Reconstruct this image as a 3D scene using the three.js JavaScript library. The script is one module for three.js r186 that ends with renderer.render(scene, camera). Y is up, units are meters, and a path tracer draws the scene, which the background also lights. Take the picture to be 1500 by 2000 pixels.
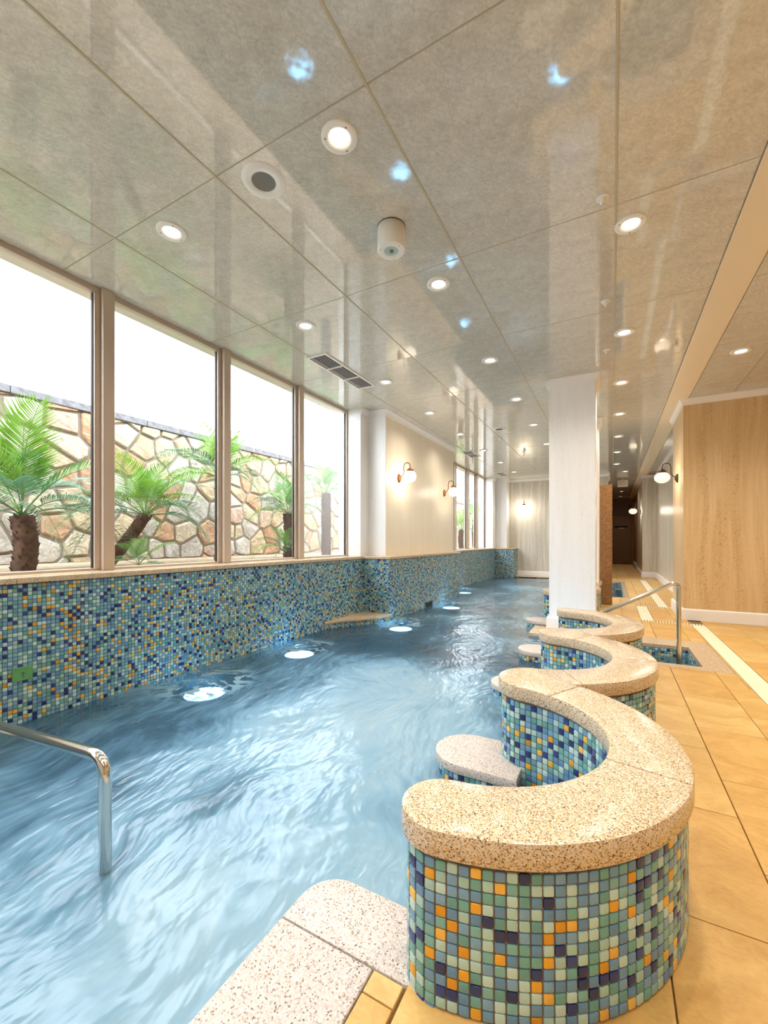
import * as THREE from 'three';
import { mergeGeometries, toCreasedNormals } from 'three/addons/utils/BufferGeometryUtils.js';
import { RoundedBoxGeometry } from 'three/addons/geometries/RoundedBoxGeometry.js';
import { RectAreaLightUniformsLib } from 'three/addons/lights/RectAreaLightUniformsLib.js';

// ------------------------------------------------------------------ camera, sky, exposure
RectAreaLightUniformsLib.init();
const scene = new THREE.Scene();
const EYE = 1.05, F = 815, YAW = Math.atan(445.7 / F);
const camera = new THREE.PerspectiveCamera(2 * Math.atan(1000 / F) * 180 / Math.PI, 0.75, 0.05, 120);
camera.setViewOffset(1500, 2000, 0, -56, 1500, 2000);       // shift lens: level camera, horizon a little below the middle
camera.position.set(0, EYE, 0);
camera.rotation.y = YAW;
scene.background = new THREE.Color().setRGB(0.90, 0.97, 1.06);   // bright even overcast
scene.backgroundIntensity = 4.0;
const renderer = new THREE.WebGLRenderer({ antialias: true });
renderer.toneMapping = THREE.LinearToneMapping;
renderer.toneMappingExposure = 2.65;
renderer.shadowMap.enabled = true;
const WARM = new THREE.Color().setRGB(1.0, 0.90, 0.76), WARM_LAMP = new THREE.Color().setRGB(1.0, 0.88, 0.68);
const DOWN_CD = 1.9, SCONCE_CD = 0.36;

// ------------------------------------------------------------------ levels and lines of the room (metres)
const CEIL = 2.93, WATER = -0.04, SILL = 0.83, SILL_T = 0.036, CAP = 0.41, CAP_T = 0.062;
const XT = -3.10, XW = -3.37, XP = -2.665;                    // mosaic half wall, window plane, mosaic of the projecting wall
const POOL_FLOOR = -1.1;

// ------------------------------------------------------------------ helpers
function rand(seed) { let a = seed | 0; return () => { a = (a + 0x6d2b79f5) | 0; let t = Math.imul(a ^ (a >>> 15), 1 | a); t = (t + Math.imul(t ^ (t >>> 7), 61 | t)) ^ t; return ((t ^ (t >>> 14)) >>> 0) / 4294967296; }; }
const taken = new Map();
function numbered(n) { const k = taken.get(n) ?? 0; taken.set(n, k + 1); return k ? n + '_' + String(k).padStart(3, '0') : n; }
function mesh(name, geo, mat, parent) { const m = new THREE.Mesh(geo, mat); m.name = name; parent.add(m); return m; }
function thing(name, label, category, pos = [0, 0, 0], turn = 0, group) {
  const o = new THREE.Group(); o.name = numbered(name); scene.add(o); o.position.set(...pos); o.rotation.y = turn;
  o.userData = { label, category }; if (group) o.userData.group = group; return o;
}
function one(name, geo, mat, label, category, group) { const m = mesh(numbered(name), geo, mat, scene); m.userData = { label, category }; if (group) m.userData.group = group; return m; }
function struct(name, label, category) { const o = new THREE.Group(); o.name = numbered(name); scene.add(o); o.userData = { label, category, kind: 'structure' }; return o; }
function structMesh(name, geo, mat, label, category) { const m = mesh(numbered(name), geo, mat, scene); m.userData = { label, category, kind: 'structure' }; return m; }
function uvBox(g, off = [0, 0]) {                               // uv in metres, taken from the side each face points to
  g = g.index ? g.toNonIndexed() : g;
  const p = g.attributes.position, uv = new Float32Array(p.count * 2), a = new THREE.Vector3(), b = new THREE.Vector3(), c = new THREE.Vector3();
  for (let i = 0; i < p.count; i += 3) {
    a.fromBufferAttribute(p, i); b.fromBufferAttribute(p, i + 1); c.fromBufferAttribute(p, i + 2);
    const n = b.clone().sub(a).cross(c.clone().sub(a)), x = Math.abs(n.x), y = Math.abs(n.y), z = Math.abs(n.z);
    [a, b, c].forEach((v, k) => {
      const s = y >= x && y >= z ? [v.x, v.z] : x >= z ? [v.z, v.y] : [v.x, v.y];
      uv[(i + k) * 2] = s[0] + off[0]; uv[(i + k) * 2 + 1] = s[1] + off[1];
    });
  }
  g.setAttribute('uv', new THREE.BufferAttribute(uv, 2));
  return g;
}
const box = (x0, x1, y0, y1, z0, z1, off) => uvBox(new THREE.BoxGeometry(Math.abs(x1 - x0), Math.abs(y1 - y0), Math.abs(z1 - z0)).translate((x0 + x1) / 2, (y0 + y1) / 2, (z0 + z1) / 2), off);
const rbox = (x0, x1, y0, y1, z0, z1, r = 0.004, seg = 2, off) => uvBox(new RoundedBoxGeometry(Math.abs(x1 - x0), Math.abs(y1 - y0), Math.abs(z1 - z0), seg, r).translate((x0 + x1) / 2, (y0 + y1) / 2, (z0 + z1) / 2), off);
const lathe = (pts, seg = 32) => new THREE.LatheGeometry(pts.map(([x, y]) => new THREE.Vector2(x, y)), seg);
function plate(pts, y0, y1, bevel = 0.006, off) {               // a slab whose plan is pts [x, z], between y0 and y1
  const s = new THREE.Shape(pts.map(([x, z]) => new THREE.Vector2(x, -z)));
  const g = new THREE.ExtrudeGeometry(s, { depth: y1 - y0 - 2 * bevel, bevelEnabled: bevel > 0, bevelThickness: bevel, bevelSize: bevel, bevelOffset: -bevel, bevelSegments: 2, curveSegments: 8 });
  g.rotateX(-Math.PI / 2); g.translate(0, y0 + bevel, 0);
  return uvBox(toCreasedNormals(g, 0.7), off);
}
function sweep(path, profile) {                                 // profile [out, y] carried along a plan path [x, z]; out is to the left of the way along
  const n = path.length, dirs = [];
  for (let i = 0; i < n - 1; i++) { const dx = path[i + 1][0] - path[i][0], dz = path[i + 1][1] - path[i][1], l = Math.hypot(dx, dz); dirs.push([dz / l, -dx / l]); }
  const rings = path.map((p, i) => {
    const a = dirs[Math.max(0, i - 1)], b = dirs[Math.min(n - 2, i)], m = [a[0] + b[0], a[1] + b[1]], k = 2 / (m[0] * m[0] + m[1] * m[1]);
    return profile.map(([o, y]) => [p[0] + m[0] * k * o, y, p[1] + m[1] * k * o]);
  });
  const v = [], q = (a, b, c, d) => v.push(...a, ...b, ...c, ...a, ...c, ...d), L = profile.length;
  for (let i = 0; i < n - 1; i++) for (let k = 0; k < L; k++) q(rings[i][k], rings[i + 1][k], rings[i + 1][(k + 1) % L], rings[i][(k + 1) % L]);
  for (const r of [rings[0], rings[n - 1]]) for (let k = 1; k < L - 1; k++) v.push(...r[0], ...r[k], ...r[k + 1]);
  const g = new THREE.BufferGeometry(); g.setAttribute('position', new THREE.Float32BufferAttribute(v, 3)); g.computeVertexNormals();
  return uvBox(g);
}

// ------------------------------------------------------------------ noise and textures
const lattice = new Float32Array(65536); { const r = rand(11); for (let i = 0; i < 65536; i++) lattice[i] = r(); }
function vnoise(x, y, px, py, s = 0) {
  const ix = Math.floor(x), iy = Math.floor(y), fx = x - ix, fy = y - iy, u = fx * fx * (3 - 2 * fx), v = fy * fy * (3 - 2 * fy);
  const m = (a, p) => p ? ((a % p) + p) % p : a;
  const h = (a, b) => lattice[(Math.imul(m(a, px) + 57 * s, 374761) + Math.imul(m(b, py) + 31 * s, 668265) + Math.imul((m(a, px) + s) ^ (m(b, py) * 13), 9176)) & 65535];
  return (h(ix, iy) * (1 - u) + h(ix + 1, iy) * u) * (1 - v) + (h(ix, iy + 1) * (1 - u) + h(ix + 1, iy + 1) * u) * v;
}
function fbm(x, y, px, py, oct, s = 0) { let a = 0, w = 0.5, t = 0; for (let i = 0; i < oct; i++) { a += w * vnoise(x, y, px, py, s + i * 7); t += w; x *= 2; y *= 2; px *= 2; py *= 2; w *= 0.5; } return a / t; }
const lerp = (a, b, t) => a + (b - a) * t, clamp01 = (t) => Math.min(1, Math.max(0, t)), sstep = (a, b, t) => { t = clamp01((t - a) / (b - a)); return t * t * (3 - 2 * t); };
function texture(w, h, fn, metres, srgb = true) {               // fn(x, y) -> [r, g, b] 0..255; metres: width and height that one tile covers
  const d = new Uint8Array(w * h * 4);
  for (let y = 0; y < h; y++) for (let x = 0; x < w; x++) { const c = fn(x / w, y / h, x, y), i = (y * w + x) * 4; d[i] = c[0]; d[i + 1] = c[1]; d[i + 2] = c[2]; d[i + 3] = 255; }
  for (let i = 0; i < d.length; i++) d[i] = Math.min(255, Math.max(0, d[i]));
  const t = new THREE.DataTexture(d, w, h); t.wrapS = t.wrapT = THREE.RepeatWrapping; t.magFilter = THREE.LinearFilter; t.minFilter = THREE.LinearMipmapLinearFilter; t.generateMipmaps = true;
  if (srgb) t.colorSpace = THREE.SRGBColorSpace;
  if (metres) t.repeat.set(1 / metres[0], 1 / metres[1]);
  t.needsUpdate = true; return t;
}
const cl = (v) => v < 0 ? 0 : v > 255 ? 255 : v;
const mix3 = (a, b, t) => [cl(lerp(a[0], b[0], t)), cl(lerp(a[1], b[1], t)), cl(lerp(a[2], b[2], t))];

function graniteTexture(base, spots, size, metres, seed) {       // coarse grains: every pixel takes the colour of its nearest grain
  const r = rand(seed), N = Math.floor(size / 6), cells = [];
  for (let j = 0; j < N; j++) for (let i = 0; i < N; i++) {
    let u = r(), c = base; for (const [share, col] of spots) { if (u < share) { c = col; break; } u -= share; }
    const k = 0.93 + r() * 0.12; cells.push([i + r(), j + r(), c[0] * k, c[1] * k, c[2] * k, 0.7 + r() * 0.6]);
  }
  return texture(size, size, (u, v) => {
    const x = u * N, y = v * N, ix = Math.floor(x), iy = Math.floor(y); let best = 9, c = null;
    for (let dy = -1; dy <= 1; dy++) for (let dx = -1; dx <= 1; dx++) {
      const q = cells[((iy + dy + N) % N) * N + ((ix + dx + N) % N)], ax = q[0] + (ix + dx < 0 ? -N : ix + dx >= N ? N : 0) - x, ay = q[1] + (iy + dy < 0 ? -N : iy + dy >= N ? N : 0) - y, d = (ax * ax + ay * ay) * q[5];
      if (d < best) { best = d; c = q; }
    }
    return [cl(c[2]), cl(c[3]), cl(c[4])];
  }, [metres, metres]);
}
const graniteTex = graniteTexture([206, 186, 160], [[0.10, [148, 118, 86]], [0.06, [92, 74, 58]], [0.16, [216, 203, 184]], [0.14, [194, 162, 116]], [0.04, [186, 142, 76]]], 512, 0.22, 5);
const pinkTex = graniteTexture([194, 184, 177], [[0.07, [156, 134, 122]], [0.03, [112, 96, 87]], [0.22, [204, 197, 192]], [0.12, [184, 168, 157]]], 512, 0.3, 6);
const brownTex = graniteTexture([158, 116, 76], [[0.16, [96, 66, 42]], [0.08, [62, 46, 34]], [0.18, [190, 150, 104]], [0.10, [140, 96, 58]]], 512, 0.3, 7);
const ceilTex = texture(512, 512, (u, v) => {
  const a = fbm(u * 10, v * 10, 10, 10, 3, 3), b = vnoise(u * 90, v * 90, 90, 90, 9), w = fbm(u * 30, v * 30, 30, 30, 2, 5);
  const f = vnoise(u * 60 + w * 4, v * 60 - w * 4, 60, 60, 21);
  const t = (a - 0.5) * 0.55 + (b - 0.5) * 0.35 + (f - 0.5) * 0.6 + 0.5;
  return mix3([188, 186, 176], [222, 220, 210], t);
}, [0.6, 0.6]);
const floorTex = texture(1024, 1024, (u, v) => {
  const w = fbm(u * 4, v * 4, 4, 4, 3, 2), s = fbm(u * 8 + w * 2.2, v * 16 + w * 5, 8, 16, 5, 4), g = fbm(u * 120 + w * 9, v * 200, 120, 200, 2, 8);
  const l = Math.pow(1 - Math.abs(fbm(u * 5 + w * 3, v * 12 + w * 6, 5, 12, 4, 14) - 0.5) * 2, 8);
  const t = 0.5 + (s - 0.5) * 0.9 + (g - 0.5) * 0.35 + l * 0.12;
  return mix3([186, 146, 82], [226, 194, 130], t);
}, [1.3, 1.3]);
const floorBump = texture(512, 512, (u, v) => { const w = fbm(u * 4, v * 4, 4, 4, 3, 2), s = fbm(u * 10 + w * 2, v * 40 + w * 8, 10, 40, 4, 4); return [s * 255, s * 255, s * 255]; }, [1.3, 1.3], false);
function travertine(a, b, vein, seed) {
  return texture(512, 1024, (u, v) => {
    const w = fbm(u * 3, v * 2, 3, 2, 3, seed), s = fbm(u * 24 + w * 3, v * 3, 24, 3, 5, seed + 3), f = vnoise(u * 120 + w * 6, v * 10, 120, 10, seed + 5), p = vnoise(u * 210, v * 230, 210, 230, seed + 6);
    let c = mix3(a, b, 0.5 + (s - 0.5) * 1.15 + (f - 0.5) * 0.4 + (p - 0.5) * 0.3);
    const k = sstep(0.42, 0.6, s) * sstep(0.7, 0.88, p); return mix3(c, vein, k * 0.42);
  }, [1.5, 3.0]);
}
const travTex = travertine([224, 198, 156], [202, 170, 124], [152, 116, 76], 1);
const greyTravTex = travertine([226, 220, 206], [196, 186, 168], [160, 148, 128], 2);
const creamTex = travertine([238, 228, 210], [232, 221, 200], [224, 212, 190], 3);
const whiteTex = travertine([246, 246, 246], [240, 239, 237], [228, 226, 222], 4);
const soilTex = texture(256, 256, (u, v) => { const t = fbm(u * 16, v * 16, 16, 16, 4, 3); return mix3([120, 100, 78], [200, 182, 154], t); }, [1, 1]);
const stoneTex = texture(512, 512, (u, v) => { const w = fbm(u * 6, v * 6, 6, 6, 3, 5), t = fbm(u * 12 + w * 3, v * 18 + w * 5, 12, 18, 5, 6); return mix3([196, 190, 182], [255, 254, 250], 0.5 + (t - 0.45) * 1.9); }, [0.6, 0.6]);
const stoneBump = texture(512, 512, (u, v) => { const w = fbm(u * 5, v * 5, 5, 5, 3, 5), t = fbm(u * 10 + w * 3, v * 16 + w * 5, 10, 16, 6, 6); return [t * 255, t * 255, t * 255]; }, [0.6, 0.6], false);

// ------------------------------------------------------------------ materials
const std = (o) => new THREE.MeshStandardMaterial(o), phys = (o) => new THREE.MeshPhysicalMaterial(o);
const hex = (r, g, b) => new THREE.Color().setRGB(r / 255, g / 255, b / 255, THREE.SRGBColorSpace);
const M = {
  granite: std({ name: 'granite', map: graniteTex, roughness: 0.22 }),
  pink: std({ name: 'pale_granite', map: pinkTex, roughness: 0.55 }),
  brown: std({ name: 'brown_granite', map: brownTex, roughness: 0.06 }),
  ceil: phys({ name: 'ceiling_panel', map: ceilTex, roughness: 0.045, ior: 1.85 }),
  joint: std({ name: 'ceiling_joint', color: hex(186, 178, 152), roughness: 0.4 }),
  backing: std({ name: 'ceiling_backing', color: hex(196, 190, 174), roughness: 0.8 }),
  beam: std({ name: 'beam_panel', color: hex(236, 222, 194), roughness: 0.35 }),
  floor: [1, 2, 3].map((k) => std({ name: 'floor_tile', map: floorTex, color: hex(...[[255, 250, 240], [250, 240, 222], [255, 255, 252]][k - 1]), bumpMap: floorBump, bumpScale: 0.0015, roughness: 0.42 })),
  grout: std({ name: 'floor_grout', color: hex(126, 98, 62), roughness: 0.9 }),
  wallGrout: std({ name: 'mosaic_grout', color: hex(128, 110, 96), roughness: 0.9 }),
  strip: std({ name: 'cream_channel_cover', color: hex(240, 228, 200), roughness: 0.4 }),
  trav: std({ name: 'travertine_panel', map: travTex, roughness: 0.28 }),
  greyTrav: std({ name: 'grey_travertine_panel', map: greyTravTex, roughness: 0.22 }),
  cream: std({ name: 'cream_wall', map: creamTex, roughness: 0.3 }),
  white: std({ name: 'white_stone_panel', map: whiteTex, roughness: 0.3 }),
  paint: std({ name: 'white_paint', color: hex(240, 238, 236), roughness: 0.4 }),
  plastic: std({ name: 'white_plastic', color: hex(236, 235, 230), roughness: 0.35 }),
  alu: std({ name: 'bronze_aluminium', color: hex(196, 180, 164), roughness: 0.36, metalness: 0.3 }),
  aluDark: std({ name: 'dark_gasket', color: hex(70, 64, 60), roughness: 0.5 }),
  glass: phys({ name: 'window_glass', color: 0xffffff, transmission: 1, thickness: 0, roughness: 0.0, ior: 1.5 }),
  mistGlass: phys({ name: 'misted_glass', color: 0xffffff, transmission: 1, thickness: 0, roughness: 0.36, ior: 1.5 }),
  chrome: std({ name: 'polished_steel', color: hex(214, 212, 208), roughness: 0.14, metalness: 1 }),
  brass: std({ name: 'antique_brass', color: hex(150, 96, 50), roughness: 0.35, metalness: 0.85 }),
  bronze: std({ name: 'dark_bronze', color: hex(62, 36, 24), roughness: 0.4, metalness: 0.6 }),
  globe: phys({ name: 'opal_globe', color: hex(255, 246, 230), roughness: 0.3, emissive: WARM_LAMP, emissiveIntensity: 0.9 }),
  cutGlobe: phys({ name: 'cut_glass_globe', color: hex(255, 236, 200), roughness: 0.12, emissive: WARM_LAMP, emissiveIntensity: 0.34 }),
  lens: std({ name: 'downlight_lens', color: 0xffffff, roughness: 0.4, emissive: new THREE.Color().setRGB(1, 0.88, 0.66), emissiveIntensity: 3 }),
  poolLamp: std({ name: 'pool_lamp_lens', color: 0xffffff, roughness: 0.3, emissive: new THREE.Color().setRGB(0.95, 0.98, 1), emissiveIntensity: 8 }),
  black: std({ name: 'black_recess', color: hex(16, 14, 12), roughness: 0.7 }),
  poolTile: std({ name: 'pool_lining', color: hex(86, 128, 148), roughness: 0.6 }),
  plaster: std({ name: 'outer_render', color: hex(214, 206, 192), roughness: 0.9 }),
  doorWood: std({ name: 'brown_door', color: hex(122, 86, 40), roughness: 0.4 }),
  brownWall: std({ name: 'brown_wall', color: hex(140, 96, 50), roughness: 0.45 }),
  soil: std({ name: 'garden_soil', map: soilTex, roughness: 1 }),
  mortar: std({ name: 'mortar', color: hex(140, 130, 117), roughness: 1 }),
  coping: std({ name: 'grey_coping', map: stoneTex, color: hex(116, 116, 122), roughness: 0.9 }),
};
// mosaic glass colours: pale jade, sea green, slate blue, navy, gold, three tones of each
const GLAZE = [[[168, 198, 192], [178, 206, 202], [156, 190, 184]], [[104, 160, 156], [94, 148, 146], [116, 168, 166]], [[102, 144, 180], [92, 134, 172], [116, 156, 188]], [[32, 50, 112], [26, 42, 94], [42, 62, 126]], [[220, 168, 62], [208, 152, 50], [226, 182, 92]]];
const GLAZE_SHARE = [0.24, 0.255, 0.255, 0.145, 0.105];
const glazeColor = GLAZE.map((k) => k.map((c) => hex(...c)));
const glazeMat = GLAZE.map((k, i) => k.map((c, j) => std({ name: 'mosaic_glaze', color: glazeColor[i][j], roughness: i === 4 ? 0.24 : 0.16, metalness: i === 4 ? 0.35 : 0 })));
const glazeAll = std({ name: 'mosaic_glaze_mixed', color: 0xffffff, roughness: 0.17 });

// ------------------------------------------------------------------ mosaic
function tileGeometry(s, d) {                                    // a pillowed glass tile in the xy plane, facing +z
  const a = s / 2, c = s * 0.12, b = s * 0.055, ring = (h, z, cc) => [[h, h - cc], [h - cc, h], [-h + cc, h], [-h, h - cc], [-h, -h + cc], [-h + cc, -h], [h - cc, -h], [h, -h + cc]].map(([x, y]) => [x, y, z]);
  const R = [ring(a, 0, c), ring(a, d - b, c), ring(a - b, d, c)], v = R.flat(), f = [];
  v.push([0, 0, d]);
  for (let k = 0; k < 2; k++) for (let i = 0; i < 8; i++) { const j = (i + 1) % 8, p = k * 8; f.push(p + i, p + j, p + 8 + j, p + i, p + 8 + j, p + 8 + i); }
  for (let i = 0; i < 8; i++) f.push(16 + i, 16 + (i + 1) % 8, 24);
  const g = new THREE.BufferGeometry(); g.setAttribute('position', new THREE.Float32BufferAttribute(v.flat(), 3)); g.setIndex(f); g.computeVertexNormals();
  return g;
}
const tileGeoCache = new Map();
const eye = new THREE.Vector3(0, EYE, 0);
camera.updateMatrixWorld(true); camera.updateProjectionMatrix();
const viewProj = new THREE.Matrix4().multiplyMatrices(camera.projectionMatrix, camera.matrixWorld.clone().invert());
function mosaic(parent, runs, pitch, seed, singles, keep) {
  // runs: {pts: [[x, z], ...] plan polyline walked with the outside on its left, y0, rows}
  const r = rand(seed), spots = [], bx = new THREE.Matrix4(), X = new THREE.Vector3(), Y = new THREE.Vector3(0, 1, 0), N = new THREE.Vector3();
  for (const run of runs) {
    const P = run.pts, len = [0];
    for (let i = 1; i < P.length; i++) len.push(len[i - 1] + Math.hypot(P[i][0] - P[i - 1][0], P[i][1] - P[i - 1][1]));
    const total = len[len.length - 1], n = Math.max(1, Math.round(total / pitch)), step = total / n;
    let k = 1, prev = -1; const left = [];
    for (let i = 0; i < n; i++) {
      const s = (i + 0.5) * step; while (len[k] < s) k++;
      const t = (s - len[k - 1]) / (len[k] - len[k - 1]), dx = (P[k][0] - P[k - 1][0]), dz = (P[k][1] - P[k - 1][1]), l = Math.hypot(dx, dz), x = P[k - 1][0] + dx * t, z = P[k - 1][1] + dz * t;
      N.set(dz / l, 0, -dx / l); X.crossVectors(Y, N);
      for (let j = 0; j < run.rows; j++) {
        let u = r(), kind = 0; while (kind < 4 && u > GLAZE_SHARE[kind]) { u -= GLAZE_SHARE[kind]; kind++; }
        if ((kind === prev || kind === left[j]) && r() < (kind > 2 ? 0.85 : 0.45)) kind = (kind + 1 + Math.floor(r() * 2)) % 3;
        prev = left[j] = kind;
        const tone = Math.floor(r() * 3), tilt = (r() - 0.5) * 0.05, tilt2 = (r() - 0.5) * 0.05;
        const y = run.y0 + (j + 0.5) * pitch;
        if (keep && !keep(x, y, z)) continue;
        const p = new THREE.Vector3(x, y, z), n2 = N.clone().addScaledVector(X, tilt).addScaledVector(Y, tilt2).normalize(), x2 = new THREE.Vector3().crossVectors(Y, n2).normalize(), y2 = new THREE.Vector3().crossVectors(n2, x2);
        const m = new THREE.Matrix4().makeBasis(x2.multiplyScalar(step / pitch), y2, n2).setPosition(p);
        const to = eye.clone().sub(p), d = to.length(), face = to.dot(N) / d, q = p.clone().applyMatrix4(viewProj);
        spots.push({ m, kind, tone, size: face > 0.05 && y > WATER && Math.abs(q.x) < 1.02 && Math.abs(q.y) < 1.02 && q.z < 1 ? (0.3 + face) / d : 0 });
      }
    }
  }
  if (!tileGeoCache.has(pitch)) tileGeoCache.set(pitch, tileGeometry(pitch - 0.0027, 0.005));
  const g = tileGeoCache.get(pitch);
  if (singles) {
    spots.sort((a, b) => b.size - a.size);
    for (const s of spots.splice(0, singles)) { const o = mesh('mosaic_tile', g, glazeMat[s.kind][s.tone], parent); o.applyMatrix4(s.m); }
  }
  const im = new THREE.InstancedMesh(g, glazeAll, spots.length); im.name = 'mosaic_tiles'; im.userData.kind = 'stuff';
  const c = new THREE.Color();
  spots.forEach((s, i) => { im.setMatrixAt(i, s.m); im.setColorAt(i, c.copy(glazeColor[s.kind][s.tone])); });
  parent.add(im);
  return im;
}
const arc = (cx, cz, r, a0, a1, n = 40) => Array.from({ length: n + 1 }, (_, i) => { const a = (a0 + (a1 - a0) * i / n) * Math.PI / 180; return [cx + r * Math.cos(a), cz + r * Math.sin(a)]; });

// ------------------------------------------------------------------ floor
const holes = [];
function minus(rects, h) {
  const out = [];
  for (const [x0, x1, z0, z1] of rects) {
    const a0 = Math.max(x0, h[0]), a1 = Math.min(x1, h[1]), b0 = Math.max(z0, h[2]), b1 = Math.min(z1, h[3]);
    if (a0 >= a1 - 1e-4 || b0 >= b1 - 1e-4) { out.push([x0, x1, z0, z1]); continue; }
    if (a0 > x0 + 0.004) out.push([x0, a0, z0, z1]);
    if (a1 < x1 - 0.004) out.push([a1, x1, z0, z1]);
    if (b0 > z0 + 0.004) out.push([a0, a1, z0, b0]);
    if (b1 < z1 - 0.004) out.push([a0, a1, b1, z1]);
  }
  return out;
}
const BASIN = { x0: 0.0, x1: 0.66, z0: -5.05, z1: -4.31 }, BASIN2 = { x0: -0.5, x1: 0.2, z0: -12.3, z1: -8.9 };
const ringHole = [-0.1, 0.855, -5.35, -4.2], ring2Hole = [-0.55, 0.27, -12.4, -8.8];
const strips = [[0.87, 1.01, -6.4, 2.0], [0.335, 0.485, -7.82, -6.52], [0.64, 0.78, -13.0, -7.94]];
const hatches = [[0.335, 1.01, -6.52, -6.4], [0.335, 0.83, -7.94, -7.82], [0.2, 0.78, -13.12, -13.0]];
const floorHoles = [ringHole, ring2Hole, ...strips, ...hatches];
const floor = struct('floor', 'warm beige stone tiled deck beside the pool', 'floor');
{
  const r = rand(77), G = 0.0035;
  const put = (x0, x1, z0, z1) => {
    let rs = [[x0, x1, z0, z1]]; for (const h of floorHoles) rs = minus(rs, h);
    for (const [a, b, c, d] of rs) if (b - a > 0.012 && d - c > 0.012) mesh('floor_tile', rbox(a + G / 2, b - G / 2, -0.014, 0, c + G / 2, d - G / 2, 0.0022, 1, [r() * 3, r() * 3]), M.floor[Math.floor(r() * 3)], floor);
  };
  const cols = [[0.125, 0.42, 0], [0.42, 0.72, 1], [0.72, 0.87, 0], [1.01, 1.31, 1], [1.31, 1.61, 0], [1.61, 1.91, 1], [1.91, 2.21, 0], [2.21, 2.51, 1], [2.51, 2.81, 0], [2.81, 3.11, 1]];
  for (const [x0, x1, odd] of cols) for (let k = -4; k < 10; k++) {
    const z1 = -1.436 - 0.595 * k + (odd ? -0.29 : 0), z0 = z1 - 0.595;
    if (z1 > -6.8) put(x0, x1, Math.max(z0, x0 > 0.85 ? -6.78 : -6.78), Math.min(z1, 1.6));
  }
  for (const [x0, x1, odd] of [[-0.175, 0.125, 1], [0.125, 0.42, 0], [0.42, 0.72, 1], [0.72, 1.02, 0], [1.02, 1.12, 1]]) for (let k = 0; k < 26; k++) {
    const z1 = -6.78 - 0.595 * k - (odd ? 0.29 : 0), z0 = z1 - 0.595; if (z0 > -21.9) put(x0, Math.min(x1, z1 > -7.8 ? 0.83 : z1 > -14.0 ? 1.1 : 0.76), z0, odd && k === 0 ? -6.78 : z1);
  }
  // the near strip beside the camera and the strip between the curved wall and the first column of tiles
  put(-0.425, 0.12, -0.92, -0.3); put(-0.425, 0.12, -0.3, 0.3); put(-0.425, 0.12, 0.3, 0.9);
  put(-0.513, -0.43, -0.886, -0.829); put(-0.513, -0.43, -0.829, -0.53); put(-0.513, -0.43, -0.53, -0.23); put(-0.513, -0.43, -0.23, 0.07); put(-0.513, -0.43, 0.07, 0.37);
  put(-0.2, 0.125, -5.3, -4.72); put(-0.2, 0.125, -4.72, -4.2);
  for (let k = 0; k < 4; k++) put(-0.175, 0.125, -5.3 - 0.37 * (k + 1), -5.3 - 0.37 * k);
  // tiles that run up to the curved wall
  const edge = (z) => { let x = -0.36; for (const [cx, cz] of [[-0.42, -1.48], [-0.41, -2.61], [-0.41, -3.71]]) { const d = 0.55 * 0.55 - (z - cz) * (z - cz); if (d > 0) x = Math.max(x, cx + Math.sqrt(d)); } return Math.min(x, 0.10); };
  for (let k = 0; k < 6; k++) {
    const z1 = -0.925 - k * 0.56, z0 = z1 - 0.556, pts = [[0.123, z1], [0.123, z0]];
    for (let i = 0; i <= 14; i++) { const z = z0 + (z1 - z0) * i / 14; pts.push([edge(z), z]); }
    mesh('floor_tile', plate(pts, -0.014, 0, 0.001, [r() * 3, r() * 3]), M.floor[k % 3], floor);
  }
  // bed under the tiles
  let bed = [[0.12, 3.2, -6.9, 2.0], [-0.5, 0.12, -0.9, 2.0], [-0.2, 0.12, -5.3, -4.2], [-0.17, 1.2, -22, -6.9]];
  for (const h of [ringHole, ring2Hole]) bed = minus(bed, h);
  mesh('tile_bed', mergeGeometries(bed.map(([a, b, c, d]) => box(a, b, -0.2, -0.0105, c, d))), M.grout, floor);
  for (const [a, b, c, d] of strips) for (let z = d; z > c + 0.01; z -= 0.6) mesh('channel_cover', rbox(a + 0.004, b - 0.004, -0.012, -0.001, Math.max(c, z - 0.598), z, 0.002, 1), M.strip, floor);
  for (const [a, b, c, d] of hatches) for (let x = a + 0.012; x < b - 0.008; x += 0.032) mesh('grating_bar', rbox(x, x + 0.017, -0.012, -0.001, c + 0.008, d - 0.008, 0.002, 1), M.strip, floor);
}

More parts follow.
